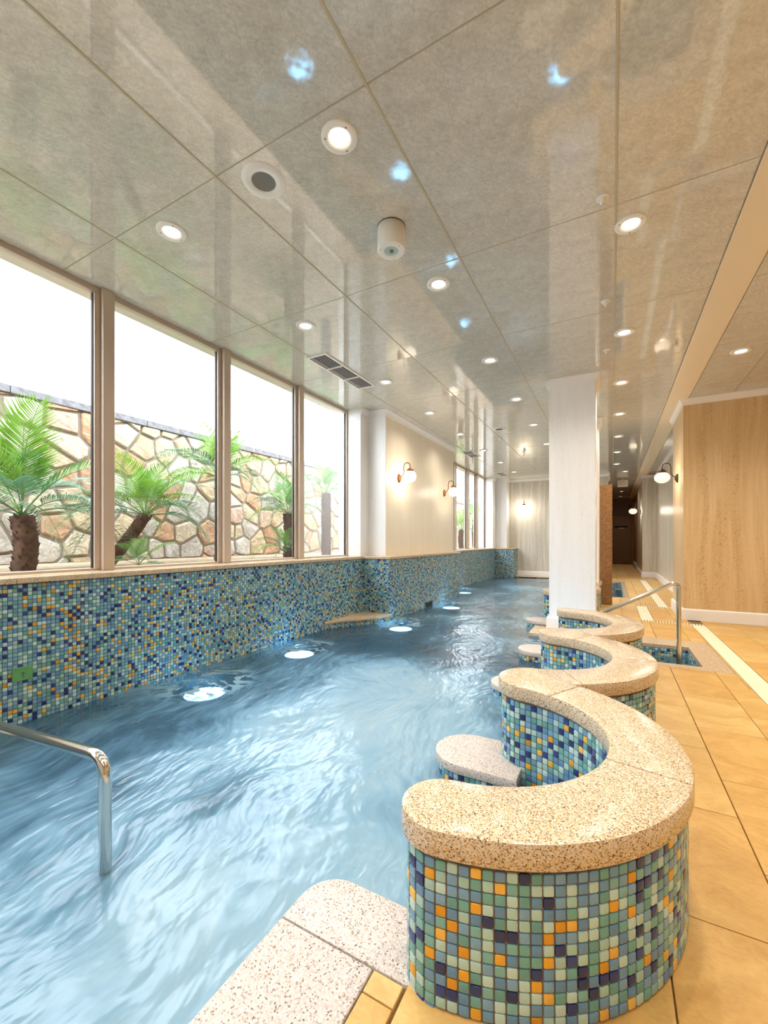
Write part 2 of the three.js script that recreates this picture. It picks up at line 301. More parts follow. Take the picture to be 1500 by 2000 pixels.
// ------------------------------------------------------------------ ceiling
const ceiling = struct('ceiling', 'glossy mottled beige ceiling panels with slim joints', 'ceiling');
{
  const r = rand(31), xs = [-3.37, -2.713, -1.797, -0.89, 0.018, 0.645], xr = [0.885, 1.35, 2.26, 3.17], zs = []; for (let k = -3; k < 17; k++) zs.push(-1.475 - 1.2 * k);
  const add = (X, zMin, zMax) => {
    for (let i = 0; i < X.length - 1; i++) for (let k = 0; k < zs.length - 1; k++) {
      const z1 = Math.min(zs[k], zMax), z0 = Math.max(zs[k + 1], zMin); if (z1 - z0 < 0.02) continue;
      mesh('ceiling_panel', rbox(X[i] + 0.004, X[i + 1] - 0.004, CEIL, CEIL + 0.012, z0 + 0.003, z1 - 0.003, 0.003, 1, [r(), r()]), M.ceil, ceiling);
    }
  };
  add(xs, -13.4, 2.0); add(xr, -13.4, 2.0); add([-0.1, 0.645], -22, -13.4);
  mesh('backing', mergeGeometries([box(-3.6, 3.4, CEIL + 0.0115, CEIL + 0.25, -13.6, 2.2), box(-0.4, 1.4, CEIL + 0.0115, CEIL + 0.25, -22.2, -13.6)]), M.backing, ceiling);
  for (const x of xs.slice(1, 5)) mesh('joint_strip', rbox(x - 0.0065, x + 0.0065, CEIL - 0.003, CEIL + 0.011, x > -0.1 ? -21.9 : -13.2, 2.0, 0.0025, 1), M.joint, ceiling);
  for (const z of zs) if (z < 1.9 && z > -13.2) mesh('cross_joint', box(-3.36, 0.645, CEIL + 0.0012, CEIL + 0.011, z - 0.0022, z + 0.0022), M.joint, ceiling);
  for (const x of [1.35, 2.26]) mesh('joint_strip', rbox(x - 0.003, x + 0.003, CEIL + 0.001, CEIL + 0.011, -6.8, 2.0, 0.001, 1), M.joint, ceiling);
  mesh('beam', rbox(0.647, 0.882, CEIL - 0.008, CEIL + 0.012, -21.9, 2.0, 0.004, 1), M.beam, ceiling);
}

// ------------------------------------------------------------------ walls, crowns and skirtings
const crownProfile = [[0, CEIL], [0.045, CEIL], [0.045, CEIL - 0.012], [0.036, CEIL - 0.03], [0.02, CEIL - 0.055], [0.012, CEIL - 0.075], [0.012, CEIL - 0.085], [0, CEIL - 0.085]];
const skirtProfile = (y, h) => [[0, y + h], [0.012, y + h], [0.02, y + h - 0.012], [0.022, y + h - 0.03], [0.022, y], [0, y]];
const wallLeft = struct('wall_left', 'cream wall between the two runs of windows', 'wall');
mesh('long_panel', box(-3.5, -2.84, SILL - 0.02, CEIL + 0.01, -8.15, -5.25), M.cream, wallLeft);
mesh('return_panel', box(-3.5, -3.13, SILL - 0.02, CEIL + 0.01, -5.25, -5.03), M.white, wallLeft);
mesh('return_face', box(-3.13, -2.842, SILL, CEIL, -5.2499, -5.246), M.white, wallLeft);
mesh('return_panel', box(-3.5, -3.13, SILL - 0.02, CEIL + 0.01, -8.37, -8.15), M.white, wallLeft);
mesh('return_panel', box(-3.5, -3.13, SILL - 0.02, CEIL + 0.01, -12.85, -12.5), M.white, wallLeft);
mesh('corner_panel', box(-3.5, -2.8, SILL - 0.02, CEIL + 0.01, -13.3, -12.85), M.white, wallLeft);
mesh('near_panel', box(-3.5, -3.36, -1.2, CEIL + 0.01, 1.7, 2.2), M.white, wallLeft);
const wallFar = struct('wall_far', 'pale grey travertine end wall past the pool', 'wall');
mesh('panel', box(-3.5, -0.1, -1.2, CEIL + 0.01, -13.45, -13.2), M.greyTrav, wallFar);
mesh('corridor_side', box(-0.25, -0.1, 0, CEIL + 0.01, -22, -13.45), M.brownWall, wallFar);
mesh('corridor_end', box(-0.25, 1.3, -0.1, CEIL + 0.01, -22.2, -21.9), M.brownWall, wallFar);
const wallRight = struct('wall_right', 'beige travertine wall block at the end of the deck', 'wall');
mesh('front_panel', box(0.83, 1.76, 0, CEIL + 0.01, -7.85, -6.786), M.trav, wallRight);
mesh('front_panel', box(1.763, 3.4, 0, CEIL + 0.01, -7.85, -6.786), M.trav, wallRight);
mesh('corridor_panel', box(1.1, 1.4, 0, CEIL + 0.01, -14.1, -7.85), M.greyTrav, wallRight);
mesh('pier', box(0.76, 1.4, 0, CEIL + 0.01, -17.2, -14.1), M.greyTrav, wallRight);
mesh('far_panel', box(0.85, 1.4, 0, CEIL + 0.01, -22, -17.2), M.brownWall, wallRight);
structMesh('wall_side', box(3.17, 3.4, -0.2, CEIL + 0.01, -6.786, 2.2), M.trav, 'travertine side wall of the deck', 'wall');
structMesh('wall_back', box(-3.5, 3.4, -1.2, CEIL + 0.01, 2.0, 2.25), M.greyTrav, 'travertine wall behind the near end of the pool', 'wall');

let trimNo = 0;
const trim = (label, geo, mat = M.paint) => structMesh('trim_' + (++trimNo), geo, mat, label, 'moulding');
trim('white crown moulding along the cream sconce wall', sweep([[-3.13, -5.03], [-3.13, -5.25], [-2.84, -5.25], [-2.84, -8.15], [-3.13, -8.15], [-3.13, -8.37]].reverse(), crownProfile));
trim('white crown moulding over the far corner pier', sweep([[-3.13, -12.5], [-3.13, -12.85], [-2.8, -12.85], [-2.8, -13.2]].reverse(), crownProfile));
trim('white crown moulding along the grey end wall', sweep([[-2.8, -13.2], [-0.1, -13.2], [-0.1, -14.5]].reverse(), crownProfile));
trim('white crown moulding on the travertine block', sweep([[3.17, -6.786], [0.83, -6.786], [0.83, -7.85], [1.1, -7.85]], crownProfile));
trim('white crown moulding down the corridor', sweep([[1.1, -7.85], [1.1, -14.1], [0.76, -14.1], [0.76, -17.2]], crownProfile));
structMesh('baseboard_right', sweep([[3.17, -6.786], [0.83, -6.786], [0.83, -7.85], [1.1, -7.85]], skirtProfile(0, 0.15)), M.paint, 'white baseboard under the travertine block', 'baseboard');
structMesh('baseboard_corridor', sweep([[1.1, -7.85], [1.1, -14.1], [0.76, -14.1], [0.76, -17.2], [0.85, -17.2], [0.85, -21.9]], skirtProfile(0, 0.15)), M.paint, 'white baseboard along the corridor wall', 'baseboard');
structMesh('baseboard_far', sweep([[-2.55, -13.2], [-0.1, -13.2]].reverse(), skirtProfile(0, 0.13)), M.paint, 'white baseboard under the grey end wall', 'baseboard');

// corridor door
{
  const d = struct('door_1', 'dark brown door closing the far corridor', 'door');
  mesh('frame', mergeGeometries([box(-0.1, 0.0, 0, 2.62, -21.9, -21.84), box(0.66, 0.74, 0, 2.62, -21.9, -21.84), box(-0.1, 0.74, 2.56, 2.66, -21.9, -21.84)]), M.doorWood, d);
  mesh('leaf', rbox(0.0, 0.66, 0.01, 2.2, -21.89, -21.85, 0.004, 1), M.doorWood, d);
  mesh('transom', rbox(0.0, 0.66, 2.22, 2.56, -21.89, -21.86, 0.004, 1), M.doorWood, d);
  mesh('push_bar', rbox(0.06, 0.6, 1.66, 1.72, -21.85, -21.79, 0.01, 2), M.black, d);
  mesh('notice_plate', rbox(0.24, 0.5, 1.6, 1.645, -21.85, -21.845, 0.001, 1), M.plastic, d);
}

// ------------------------------------------------------------------ windows
function windowRun(n, label, zs, mist) {
  const w = struct('window_' + n, label, 'window');
  const z1 = zs[0], z0 = zs[zs.length - 1];
  mesh('head_frame', rbox(XW - 0.05, XW + 0.02, CEIL - 0.04, CEIL, z0, z1, 0.004, 1), M.alu, w);
  mesh('bottom_frame', rbox(XW - 0.05, XW + 0.015, SILL - 0.005, SILL + 0.018, z0, z1, 0.004, 1), M.alu, w);
  zs.forEach((z, i) => {
    const last = i === zs.length - 1, first = i === 0;
    if (!first && !last) mesh('mullion', rbox(XW - 0.06, XW + 0.06, SILL, CEIL, z - 0.04, z + 0.045, 0.006, 2), M.alu, w);
    if (!first) mesh('stile', rbox(XW - 0.03, XW + 0.022, SILL + 0.01, CEIL - 0.04, z + (last ? 0 : 0.045), z + (last ? 0.03 : 0.085), 0.004, 1), M.alu, w);
    if (!first) mesh('gasket', rbox(XW - 0.02, XW + 0.006, SILL + 0.012, CEIL - 0.045, z + (last ? 0.03 : 0.085), z + (last ? 0.036 : 0.091), 0.002, 1), M.black, w);
    if (!last) mesh('stile', rbox(XW - 0.03, XW + 0.01, SILL + 0.01, CEIL - 0.04, z - (first ? 0 : 0.04) - 0.02, z - (first ? 0 : 0.04), 0.004, 1), M.aluDark, w);
    if (!last) { const p = mesh('glass_pane', new THREE.PlaneGeometry(z - zs[i + 1] - 0.06, CEIL - SILL - 0.05).rotateY(Math.PI / 2).translate(XW - 0.012, (CEIL + SILL) / 2, (z + zs[i + 1]) / 2), mist.includes(i) ? M.mistGlass : M.glass, w); if (mist.includes(i)) p.userData.label = 'pane clouded with condensation'; }
  });
}
const Z1 = [1.7, 0.46, -0.645, -1.76, -2.86, -3.98, -5.03], Z2 = [-8.37, -9.05, -9.68, -10.72, -11.55, -12.5];
windowRun(1, 'tall floor-to-ceiling panes in bronze frames facing the palm garden', Z1, [5]);
windowRun(2, 'narrow far windows beyond the cream sconce wall', Z2, []);

// ------------------------------------------------------------------ mosaic half wall under the windows
{
  const P = 0.0238, rows = 41, y0 = SILL - SILL_T - 0.004 - rows * P;
  const mk = (name, label, bodies, runs, singles, seed) => {
    const t = thing(name, label, 'wall'); t.userData.kind = 'structure';
    mesh('wall_core', mergeGeometries(bodies.map((b) => box(...b))), M.wallGrout, t);
    mosaic(t, runs.map((pts) => ({ pts, y0, rows })), P, seed, singles);
  };
  mk('wall_mosaic', 'blue and gold mosaic half wall under the near windows', [[-3.5, XT, -1.2, SILL - SILL_T, -5.05, 2.0]], [[[XT, -5.04], [XT, 0.3]]], 300, 101);
  mk('wall_mosaic', 'mosaic half wall stepping out below the wall sconces', [[-3.5, XP, -1.2, SILL - SILL_T, -8.0, -5.04]], [[[XP, -5.04], [XT, -5.04]], [[XP, -8.0], [XP, -5.04]]], 0, 102);
  mk('wall_mosaic', 'mosaic half wall under the far windows to the corner pier', [[-3.5, XT, -1.2, SILL - SILL_T, -12.6, -8.0], [-3.5, -2.55, -1.2, SILL - SILL_T, -13.2, -12.6]], [[[XT, -12.6], [XT, -8.0]], [[-2.55, -12.6], [XT, -12.6]], [[-2.55, -13.2], [-2.55, -12.6]]], 0, 103);
  const s = struct('trim_sill', 'polished beige granite sill capping the mosaic half wall', 'sill');
  const slab = (a, b, c, d) => mesh('sill_slab', rbox(a, b, SILL - SILL_T, SILL, c + 0.0008, d - 0.0008, 0.005, 2), M.granite, s);
  let z = -5.02; for (const l of [1.25, 1.35, 1.3, 1.3, 1.6]) { slab(-3.44, XT + 0.022, z, z + l); z += l; }
  slab(-3.14, XP + 0.022, -5.26, -5.02); slab(-2.86, XP + 0.022, -6.6, -5.262); slab(-2.86, XP + 0.022, -8.02, -6.6);
  slab(-3.44, XT + 0.022, -9.5, -8.02); slab(-3.44, XT + 0.022, -11, -9.5); slab(-3.44, XT + 0.022, -12.58, -11); slab(-3.14, -2.53, -13.2, -12.58);
}

// ------------------------------------------------------------------ serpentine wall of seats
function serpentine(label, cs, singles, seed, slabs) {
  const R = 0.622, r = 0.41, TA = 83.3, tipR = (R - r) / 2, rm = (R + r) / 2;
  const t = thing('serpentine_wall', label, 'wall');
  // lobes between neighbouring circles, tangent to both inner arcs
  const lobes = []; for (let i = 0; i + 1 < cs.length; i++) { const zm = (cs[i][1] + cs[i + 1][1]) / 2, x = (cs[i][0] + cs[i + 1][0]) / 2 + 0.1, d = Math.hypot(x - cs[i][0], zm - cs[i][1]); lobes.push({ x, z: zm, rho: d - r, a: Math.atan2(zm - cs[i][1], x - cs[i][0]) * 180 / Math.PI, b: Math.atan2(zm - cs[i + 1][1], x - cs[i + 1][0]) * 180 / Math.PI }); }
  const V = (i, d) => { const h = Math.abs(cs[i][1] - cs[i + 1][1]) / 2; return Math.asin(h / (R - d)) * 180 / Math.PI; };
  const inner = (d) => {                                          // pool side, from the near tip to the far tip
    let p = [];
    const t0 = cs[0][0] + rm * Math.cos(TA * Math.PI / 180), t0z = cs[0][1] + rm * Math.sin(TA * Math.PI / 180);
    p.push(...arc(t0, t0z, tipR - d, TA, TA + 180, 16));
    cs.forEach(([x, z], i) => {
      const from = i ? lobes[i - 1].b : TA, to = i < lobes.length ? lobes[i].a : -TA;
      p.push(...arc(x, z, r + d, from, to, 48));
      if (i < lobes.length) { const L = lobes[i]; p.push(...arc(L.x, L.z, L.rho - d, L.a + 180, L.b + 180 < L.a + 180 ? L.b + 540 : L.b + 180, 24)); }
    });
    const n = cs.length - 1, e = cs[n][0] + rm * Math.cos(TA * Math.PI / 180), ez = cs[n][1] - rm * Math.sin(TA * Math.PI / 180);
    p.push(...arc(e, ez, tipR - d, 180 - TA, 360 - TA, 16));
    return p.filter((q, i) => !i || Math.hypot(q[0] - p[i - 1][0], q[1] - p[i - 1][1]) > 1e-5);
  };
  const outerArcs = (d) => cs.map(([x, z], i) => arc(x, z, R - d, i ? V(i - 1, d) : TA, i < lobes.length ? -V(i, d) : -TA, 48));
  const D = 0.018, body = [...inner(D), ...outerArcs(D).reverse().map((a) => a.slice().reverse()).flat()];
  const clean = body.filter((q, i) => !i || Math.hypot(q[0] - body[i - 1][0], q[1] - body[i - 1][1]) > 1e-5);
  mesh('wall_core', plate(clean, -0.9, CAP - CAP_T, 0), M.wallGrout, t);
  const P = 0.0256;
  const dT = D + 0.0005;
  mosaic(t, [...outerArcs(dT).map((pts) => ({ pts: pts.slice().reverse(), y0: 0.004, rows: 13 })), { pts: inner(dT), y0: 0.004 - 6 * P, rows: 19 }], P, seed, singles);
  // granite cap in slabs
  const I = (i, a0, a1) => arc(cs[i][0], cs[i][1], r, a0, a1, 24), O = (i, a0, a1) => arc(cs[i][0], cs[i][1], R, a0, a1, 24), g = 0.1;
  const lobeSlab = (i, a) => { const L = lobes[i]; return [...I(i, -a - g, L.a), ...arc(L.x, L.z, L.rho, L.a + 180, L.b + 180 < L.a + 180 ? L.b + 540 : L.b + 180, 20), ...I(i + 1, L.b, a + g), ...O(i + 1, a + g, V(i, 0)), ...O(i, -V(i, 0), -a - g)]; };
  const part = (i, a0, a1) => [...I(i, a0 - g, a1 + g), ...O(i, a1 + g, a0 - g)];
  const cap = (pts, off) => { const c = pts.filter((q, k) => !k || Math.hypot(q[0] - pts[k - 1][0], q[1] - pts[k - 1][1]) > 1e-4); mesh('cap_slab', plate(c, CAP - CAP_T, CAP, 0.007, off), M.granite, t); };
  const n = cs.length - 1, tx = cs[0][0] + rm * Math.cos(TA * Math.PI / 180), tz = cs[0][1] + rm * Math.sin(TA * Math.PI / 180), ex = cs[n][0] + rm * Math.cos(TA * Math.PI / 180), ez = cs[n][1] - rm * Math.sin(TA * Math.PI / 180);
  cap([...arc(tx, tz, tipR, TA, TA + 180, 16), ...I(0, TA, 12 + g), ...O(0, 12 + g, TA)], [0.1, 0]);
  cs.forEach((c, i) => {
    if (i) cap(part(i, 62, -4), [0.3 * i, 0.11]);
    if (i < n) { cap(part(i, i ? -4 : 12, -62), [0.17 * i, 0.4]); cap(lobeSlab(i, 62), [0.5, 0.23 * i]); }
  });
  cap([...I(n, (n ? -4 : 12) - g, -TA), ...arc(ex, ez, tipR, 180 - TA, 360 - TA, 16), ...O(n, -TA, (n ? -4 : 12) - g)], [0.7, 0.2]);
  return t;
}
serpentine('low curved mosaic wall capped in beige granite, forming round seat alcoves before the column', [[-0.42, -1.48], [-0.41, -2.61], [-0.41, -3.71]], 300, 201);
serpentine('low curved mosaic wall capped in granite continuing behind the square column', [[-0.76, -6.35], [-0.76, -7.47]], 0, 202);

// submerged armrest blocks
function armrest(label, x0, x1, z, hw, seed, group) {
  const t = thing('armrest_block', label, 'armrest', [0, 0, 0], 0, group), out = (d) => [...arc(x0 + hw, z, hw - d, 90, 270, 24), [x1, z - hw + d], [x1, z + hw - d]];
  const top = 0.05, th = 0.042;
  mesh('granite_top', plate(out(0), top - th, top, 0.006, [z, x0]), M.pink, t);
  mesh('block_core', plate(out(0.014), -0.9, top - th, 0), M.wallGrout, t);
  mosaic(t, [{ pts: [[x1, z + hw - 0.0145], ...arc(x0 + hw, z, hw - 0.0145, 90, 270, 24), [x1, z - hw + 0.0145]], y0: top - th - 0.003 - 8 * 0.0256, rows: 8 }], 0.0256, seed, 0);
}
armrest('rounded granite armrest rising from the water at the first seat alcove', -0.76, -0.35, -1.95, 0.165, 301);
armrest('rounded granite armrest at the second seat alcove', -0.77, -0.35, -3.04, 0.165, 302);
armrest('rounded granite armrest at the third seat alcove, before the column', -0.78, -0.35, -4.08, 0.165, 303);
armrest('rounded granite armrest beyond the square column', -0.98, -0.6, -5.62, 0.16, 304);
{
  const t = thing('armrest_block', 'granite armrest under the near windows beside the sloping handrail', 'armrest');
  mesh('granite_top', plate([...arc(-2.72, -0.74, 0.165, 90, -90, 24), [-3.1, -0.905], [-3.1, -0.575]], 0.008, 0.05, 0.006), M.pink, t);
  mesh('block_core', plate([...arc(-2.72, -0.74, 0.151, 90, -90, 24), [-3.1, -0.89], [-3.1, -0.59]], -0.9, 0.008, 0), M.wallGrout, t);
  mosaic(t, [{ pts: [[-3.1, -0.8915], ...arc(-2.72, -0.74, 0.1515, -90, 90, 24), [-3.1, -0.5885]], y0: 0.005 - 8 * 0.0256, rows: 8 }], 0.0256, 305, 0);
}
// corner shelf
{
  const t = thing('corner_shelf', 'granite corner shelf just above the water where the mosaic wall steps out', 'shelf');
  const curve = new THREE.CatmullRomCurve3([[-2.655, -5.035], [-2.665, -4.99], [-2.72, -4.78], [-2.86, -4.55], [-3.0, -4.38], [-3.06, -4.24], [-3.095, -4.14]].map(([x, z]) => new THREE.Vector3(x, 0, z))).getPoints(40).map((p) => [p.x, p.z]);
  mesh('granite_top', plate([...curve, [-3.098, -5.036]], 0.014, 0.05, 0.005), M.granite, t);
  const c2 = curve.map(([x, z]) => [x - 0.012, z - 0.016]);
  mesh('shelf_core', plate([...c2, [-3.098, -5.036]], -0.6, 0.014, 0), M.wallGrout, t);
  mosaic(t, [{ pts: c2, y0: 0.012 - 6 * 0.0238, rows: 6 }], 0.0238, 306, 0);
}

// ------------------------------------------------------------------ pool edge and lining
{
  const c = struct('trim_pool_coping', 'pale speckled granite coping along the pool edge', 'coping');
  mesh('coping_slab', plate([[-0.81, -0.889], ...arc(-0.70, -0.97, 0.11, 180, 270, 12), [-0.34, -1.08], [-0.34, -0.93], [-0.43, -0.889]], -0.04, 0, 0.004), M.pink, c);
  for (let z = -0.885; z < 1.9; z += 0.6) mesh('coping_slab', rbox(-0.81, -0.5155, -0.04, 0, z, Math.min(2, z + 0.597), 0.004, 2, [z * 3, 0]), M.pink, c);
  mesh('threshold_slab', rbox(-0.84, -0.2, -0.04, 0, -5.76, -4.98, 0.004, 2), M.granite, c);
  for (const [a, b] of [[-2.53, -1.9], [-1.898, -1.25], [-1.248, -0.6], [-0.598, -0.12]]) mesh('coping_slab', rbox(a, b, -0.022, 0.008, -13.19, -12.74, 0.004, 1), M.granite, c);
  const l = struct('floor_pool', 'blue tiled lining of the pool under the water', 'pool');
  mesh('pool_bottom', box(-3.5, 0.3, POOL_FLOOR - 0.1, POOL_FLOOR, -13.2, 2.0), M.poolTile, l);
  mesh('pool_side', box(-0.79, -0.4, POOL_FLOOR, -0.041, -1.06, 2.0), M.poolTile, l);
  mesh('pool_side', box(-0.82, -0.2, POOL_FLOOR, -0.041, -5.75, -5.0), M.poolTile, l);
  mesh('pool_side', box(0.13, 0.25, POOL_FLOOR, -0.2, -13.2, -0.9), M.poolTile, l);
  mesh('overflow_back', box(-2.55, -0.1, -0.6, -0.023, -13.19, -13.1), M.black, l);
  mesh('overflow_lintel', box(-2.55, -0.1, -0.6, -0.075, -12.9, -12.8), M.poolTile, l);
  for (const x of [-2.5, -1.93, -1.3, -0.65]) mesh('overflow_post', box(x, x + 0.08, -0.3, -0.022, -12.9, -12.78), M.pink, l);
}
// foot baths set in the deck
function footBath(label, B, ring, seed, waterLabel) {
  const t = thing('foot_bath', label, 'basin');
  const W = -0.105, bot = -0.24, P = 0.0256;
  mesh('coping', mergeGeometries([rbox(ring[0], ring[1] - 0.002, -0.035, 0.001, B.z1, ring[3] - 0.002, 0.004, 1), rbox(ring[0], ring[1] - 0.002, -0.035, 0.001, ring[2] + 0.002, B.z0, 0.004, 1), rbox(B.x1, ring[1] - 0.002, -0.035, 0.001, B.z0, B.z1, 0.004, 1)].map((g) => g)), M.granite, t);
  mesh('basin_core', mergeGeometries([box(B.x1, B.x1 + 0.1, bot - 0.05, -0.035, ring[2], ring[3]), box(ring[0], B.x1 + 0.1, bot - 0.05, -0.035, ring[2], B.z0), box(ring[0], B.x1 + 0.1, bot - 0.05, -0.035, B.z1, ring[3]), box(ring[0], B.x0, bot - 0.05, -0.035, ring[2], ring[3]), box(ring[0], B.x1 + 0.1, bot - 0.1, bot, ring[2], ring[3])]), M.wallGrout, t);
  mosaic(t, [{ pts: [[B.x1, B.z0 + 0.0005], [B.x0, B.z0 + 0.0005]], y0: -0.037 - 8 * P, rows: 8 }, { pts: [[B.x1 - 0.0005, B.z1], [B.x1 - 0.0005, B.z0]].reverse().map(([x, z]) => [x, z]).reverse(), y0: -0.037 - 8 * P, rows: 8 }], P, seed, 0);
  const r = rand(seed); let n = 0;
  for (let x = B.x0; x < B.x1 - 0.02; x += 0.1) for (let z = B.z0; z < B.z1 - 0.02 && n < 200; z += 0.1, n++) mesh('floor_tile', rbox(x + 0.002, Math.min(B.x1, x + 0.098), bot, bot + 0.006, z + 0.002, Math.min(B.z1, z + 0.098), 0.002, 1), bathTile[Math.floor(r() * 4)], t);
  const g = new THREE.PlaneGeometry(B.x1 - B.x0, B.z1 - B.z0, 40, 40).rotateX(-Math.PI / 2).translate((B.x0 + B.x1) / 2, W, (B.z0 + B.z1) / 2), p = g.attributes.position;
  for (let i = 0; i < p.count; i++) p.setY(i, W + (fbm(p.getX(i) * 9 + 40, p.getZ(i) * 7 + 90, 0, 0, 3) - 0.5) * 0.006);
  g.computeVertexNormals();
  one('foot_bath_water', g, bathWater, waterLabel, 'water').userData.kind = 'stuff';
}
const bathTile = [[150, 170, 176], [176, 190, 194], [120, 146, 156], [196, 206, 208]].map((c) => std({ name: 'bath_tile', color: hex(...c), roughness: 0.3 }));
const bathWater = phys({ name: 'bath_water', color: hex(196, 224, 232), transmission: 0.95, thickness: 0, roughness: 0.03, ior: 1.33 });
footBath('sunken mosaic foot bath with granite rim at the steel handrail', BASIN, ringHole, 401, 'clear still water in the foot bath at the handrail');
footBath('sunken mosaic basin behind the brown granite screen', BASIN2, ring2Hole, 402, 'dark clear water in the basin behind the granite screen');

// ------------------------------------------------------------------ pool water
const lampSpots = [[-2.755, -2.16], [-2.85, -3.38], [-2.48, -5.0], [-2.48, -7.0], [-2.92, -9.15], [-0.46, -4.74]];
{
  const x0 = XT, x1 = 0.06, z0 = -13.15, z1 = 1.9, nx = 150, nz = 620;
  const flow = (x, z, s) => { const w = fbm(x * 0.9 + 7, z * 0.9 + 3, 0, 0, 3, 3 + s), v = fbm(x * 0.9 + 31, z * 0.9 + 57, 0, 0, 3, 5 + s); return [x + (w - 0.5) * 0.7, z + (v - 0.5) * 0.7]; };
  const height = (x, z) => {
    const [a, b] = flow(x, z, 0);
    let h = (fbm(a * 2.6 + 11, b * 1.5 + 5, 0, 0, 2, 8) - 0.5) * 0.022 + (fbm(a * 8 + b * 3 + 3, b * 4 - a * 2 + 9, 0, 0, 3, 12) - 0.5) * 0.007;
    for (const [lx, lz] of lampSpots.slice(0, 5)) { const d2 = ((x - lx) ** 2 + (z - lz) ** 2) / 0.03; if (d2 < 6) h += Math.exp(-d2) * (0.012 + (fbm(x * 26, z * 26, 0, 0, 2, 40) - 0.5) * 0.04); }
    return h;
  };
  const g = new THREE.PlaneGeometry(x1 - x0, z1 - z0, nx, nz).rotateX(-Math.PI / 2).translate((x0 + x1) / 2, WATER, (z0 + z1) / 2), p = g.attributes.position, uv = g.attributes.uv;
  for (let i = 0; i < p.count; i++) { const x = p.getX(i), z = p.getZ(i); p.setY(i, WATER + height(x, z)); uv.setXY(i, (x - x0) / (x1 - x0), (z - z0) / (z1 - z0)); }
  g.computeVertexNormals();
  // bubble streaks and clouds; broad pale and dark areas also paint in reflections
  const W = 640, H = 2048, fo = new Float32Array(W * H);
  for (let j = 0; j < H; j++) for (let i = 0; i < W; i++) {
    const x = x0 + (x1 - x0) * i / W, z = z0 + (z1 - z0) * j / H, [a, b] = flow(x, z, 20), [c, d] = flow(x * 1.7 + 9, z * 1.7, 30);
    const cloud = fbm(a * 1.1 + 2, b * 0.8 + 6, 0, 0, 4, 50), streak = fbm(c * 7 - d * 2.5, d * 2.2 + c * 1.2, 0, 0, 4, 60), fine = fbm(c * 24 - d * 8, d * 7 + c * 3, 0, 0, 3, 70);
    // seat-side pale field: jet bubbles plus painted window reflection, darker towards the windows
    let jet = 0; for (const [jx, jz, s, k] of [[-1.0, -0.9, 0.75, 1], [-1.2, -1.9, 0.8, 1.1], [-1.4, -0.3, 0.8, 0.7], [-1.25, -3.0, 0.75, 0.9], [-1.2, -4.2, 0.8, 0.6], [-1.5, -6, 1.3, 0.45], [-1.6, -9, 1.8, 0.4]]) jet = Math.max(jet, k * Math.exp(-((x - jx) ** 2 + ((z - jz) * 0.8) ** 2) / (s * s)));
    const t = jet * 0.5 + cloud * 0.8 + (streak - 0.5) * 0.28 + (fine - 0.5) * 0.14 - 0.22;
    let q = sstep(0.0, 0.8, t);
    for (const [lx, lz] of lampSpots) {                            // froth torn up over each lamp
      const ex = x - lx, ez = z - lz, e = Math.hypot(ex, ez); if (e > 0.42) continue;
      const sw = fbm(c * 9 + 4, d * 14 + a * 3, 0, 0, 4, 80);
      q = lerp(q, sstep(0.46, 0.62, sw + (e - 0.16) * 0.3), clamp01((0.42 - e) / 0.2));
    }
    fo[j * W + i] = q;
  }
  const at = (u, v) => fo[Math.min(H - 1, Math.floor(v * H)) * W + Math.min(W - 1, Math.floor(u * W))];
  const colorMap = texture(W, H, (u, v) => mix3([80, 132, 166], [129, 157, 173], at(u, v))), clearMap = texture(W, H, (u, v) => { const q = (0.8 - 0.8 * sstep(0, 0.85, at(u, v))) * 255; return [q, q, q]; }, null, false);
  const bump = texture(W, H, (u, v) => { const x = x0 + (x1 - x0) * u, z = z0 + (z1 - z0) * v, [c, d] = flow(x * 1.7 + 9, z * 1.7, 30), q = fbm(c * 16 - d * 5, d * 6 + c * 3, 0, 0, 4, 60) * 255; return [q, q, q]; }, null, false);
  for (const t of [colorMap, clearMap, bump]) { t.wrapS = t.wrapT = THREE.ClampToEdgeWrapping; }
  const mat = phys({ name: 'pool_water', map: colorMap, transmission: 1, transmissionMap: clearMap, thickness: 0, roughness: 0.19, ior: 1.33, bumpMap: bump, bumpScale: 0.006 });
  const w = one('pool_water', g, mat, 'blue pool water streaked with pale jet bubbles and painted window reflection', 'water'); w.userData.kind = 'stuff';
  lampSpots.forEach(([x, z], i) => {
    const t = thing('pool_light', i < 5 ? 'round underwater lamp glowing white beside the mosaic half wall' : 'round underwater lamp between the seat wall and the column', 'lamp', [x, WATER - 0.09, z], 0, i < 5 ? 'underwater lamps along the windows' : undefined);
    mesh('housing', lathe([[0, -0.05], [0.15, -0.05], [0.165, -0.03], [0.165, -0.004], [0.15, 0]], 28), M.chrome, t);
    mesh('lens', lathe([[0.149, -0.001], [0.1, 0.006], [0, 0.009]].reverse(), 28), M.poolLamp, t);
    mesh('stem', new THREE.CylinderGeometry(0.02, 0.03, 0.95, 12).translate(0, -0.525, 0), M.chrome, t);
    const l = new THREE.PointLight(new THREE.Color().setRGB(0.93, 0.98, 1), 0.22); l.name = 'pool_light_glow'; l.position.set(0, 0.03, 0); l.shadow.radius = 4; t.add(l);
  });
}

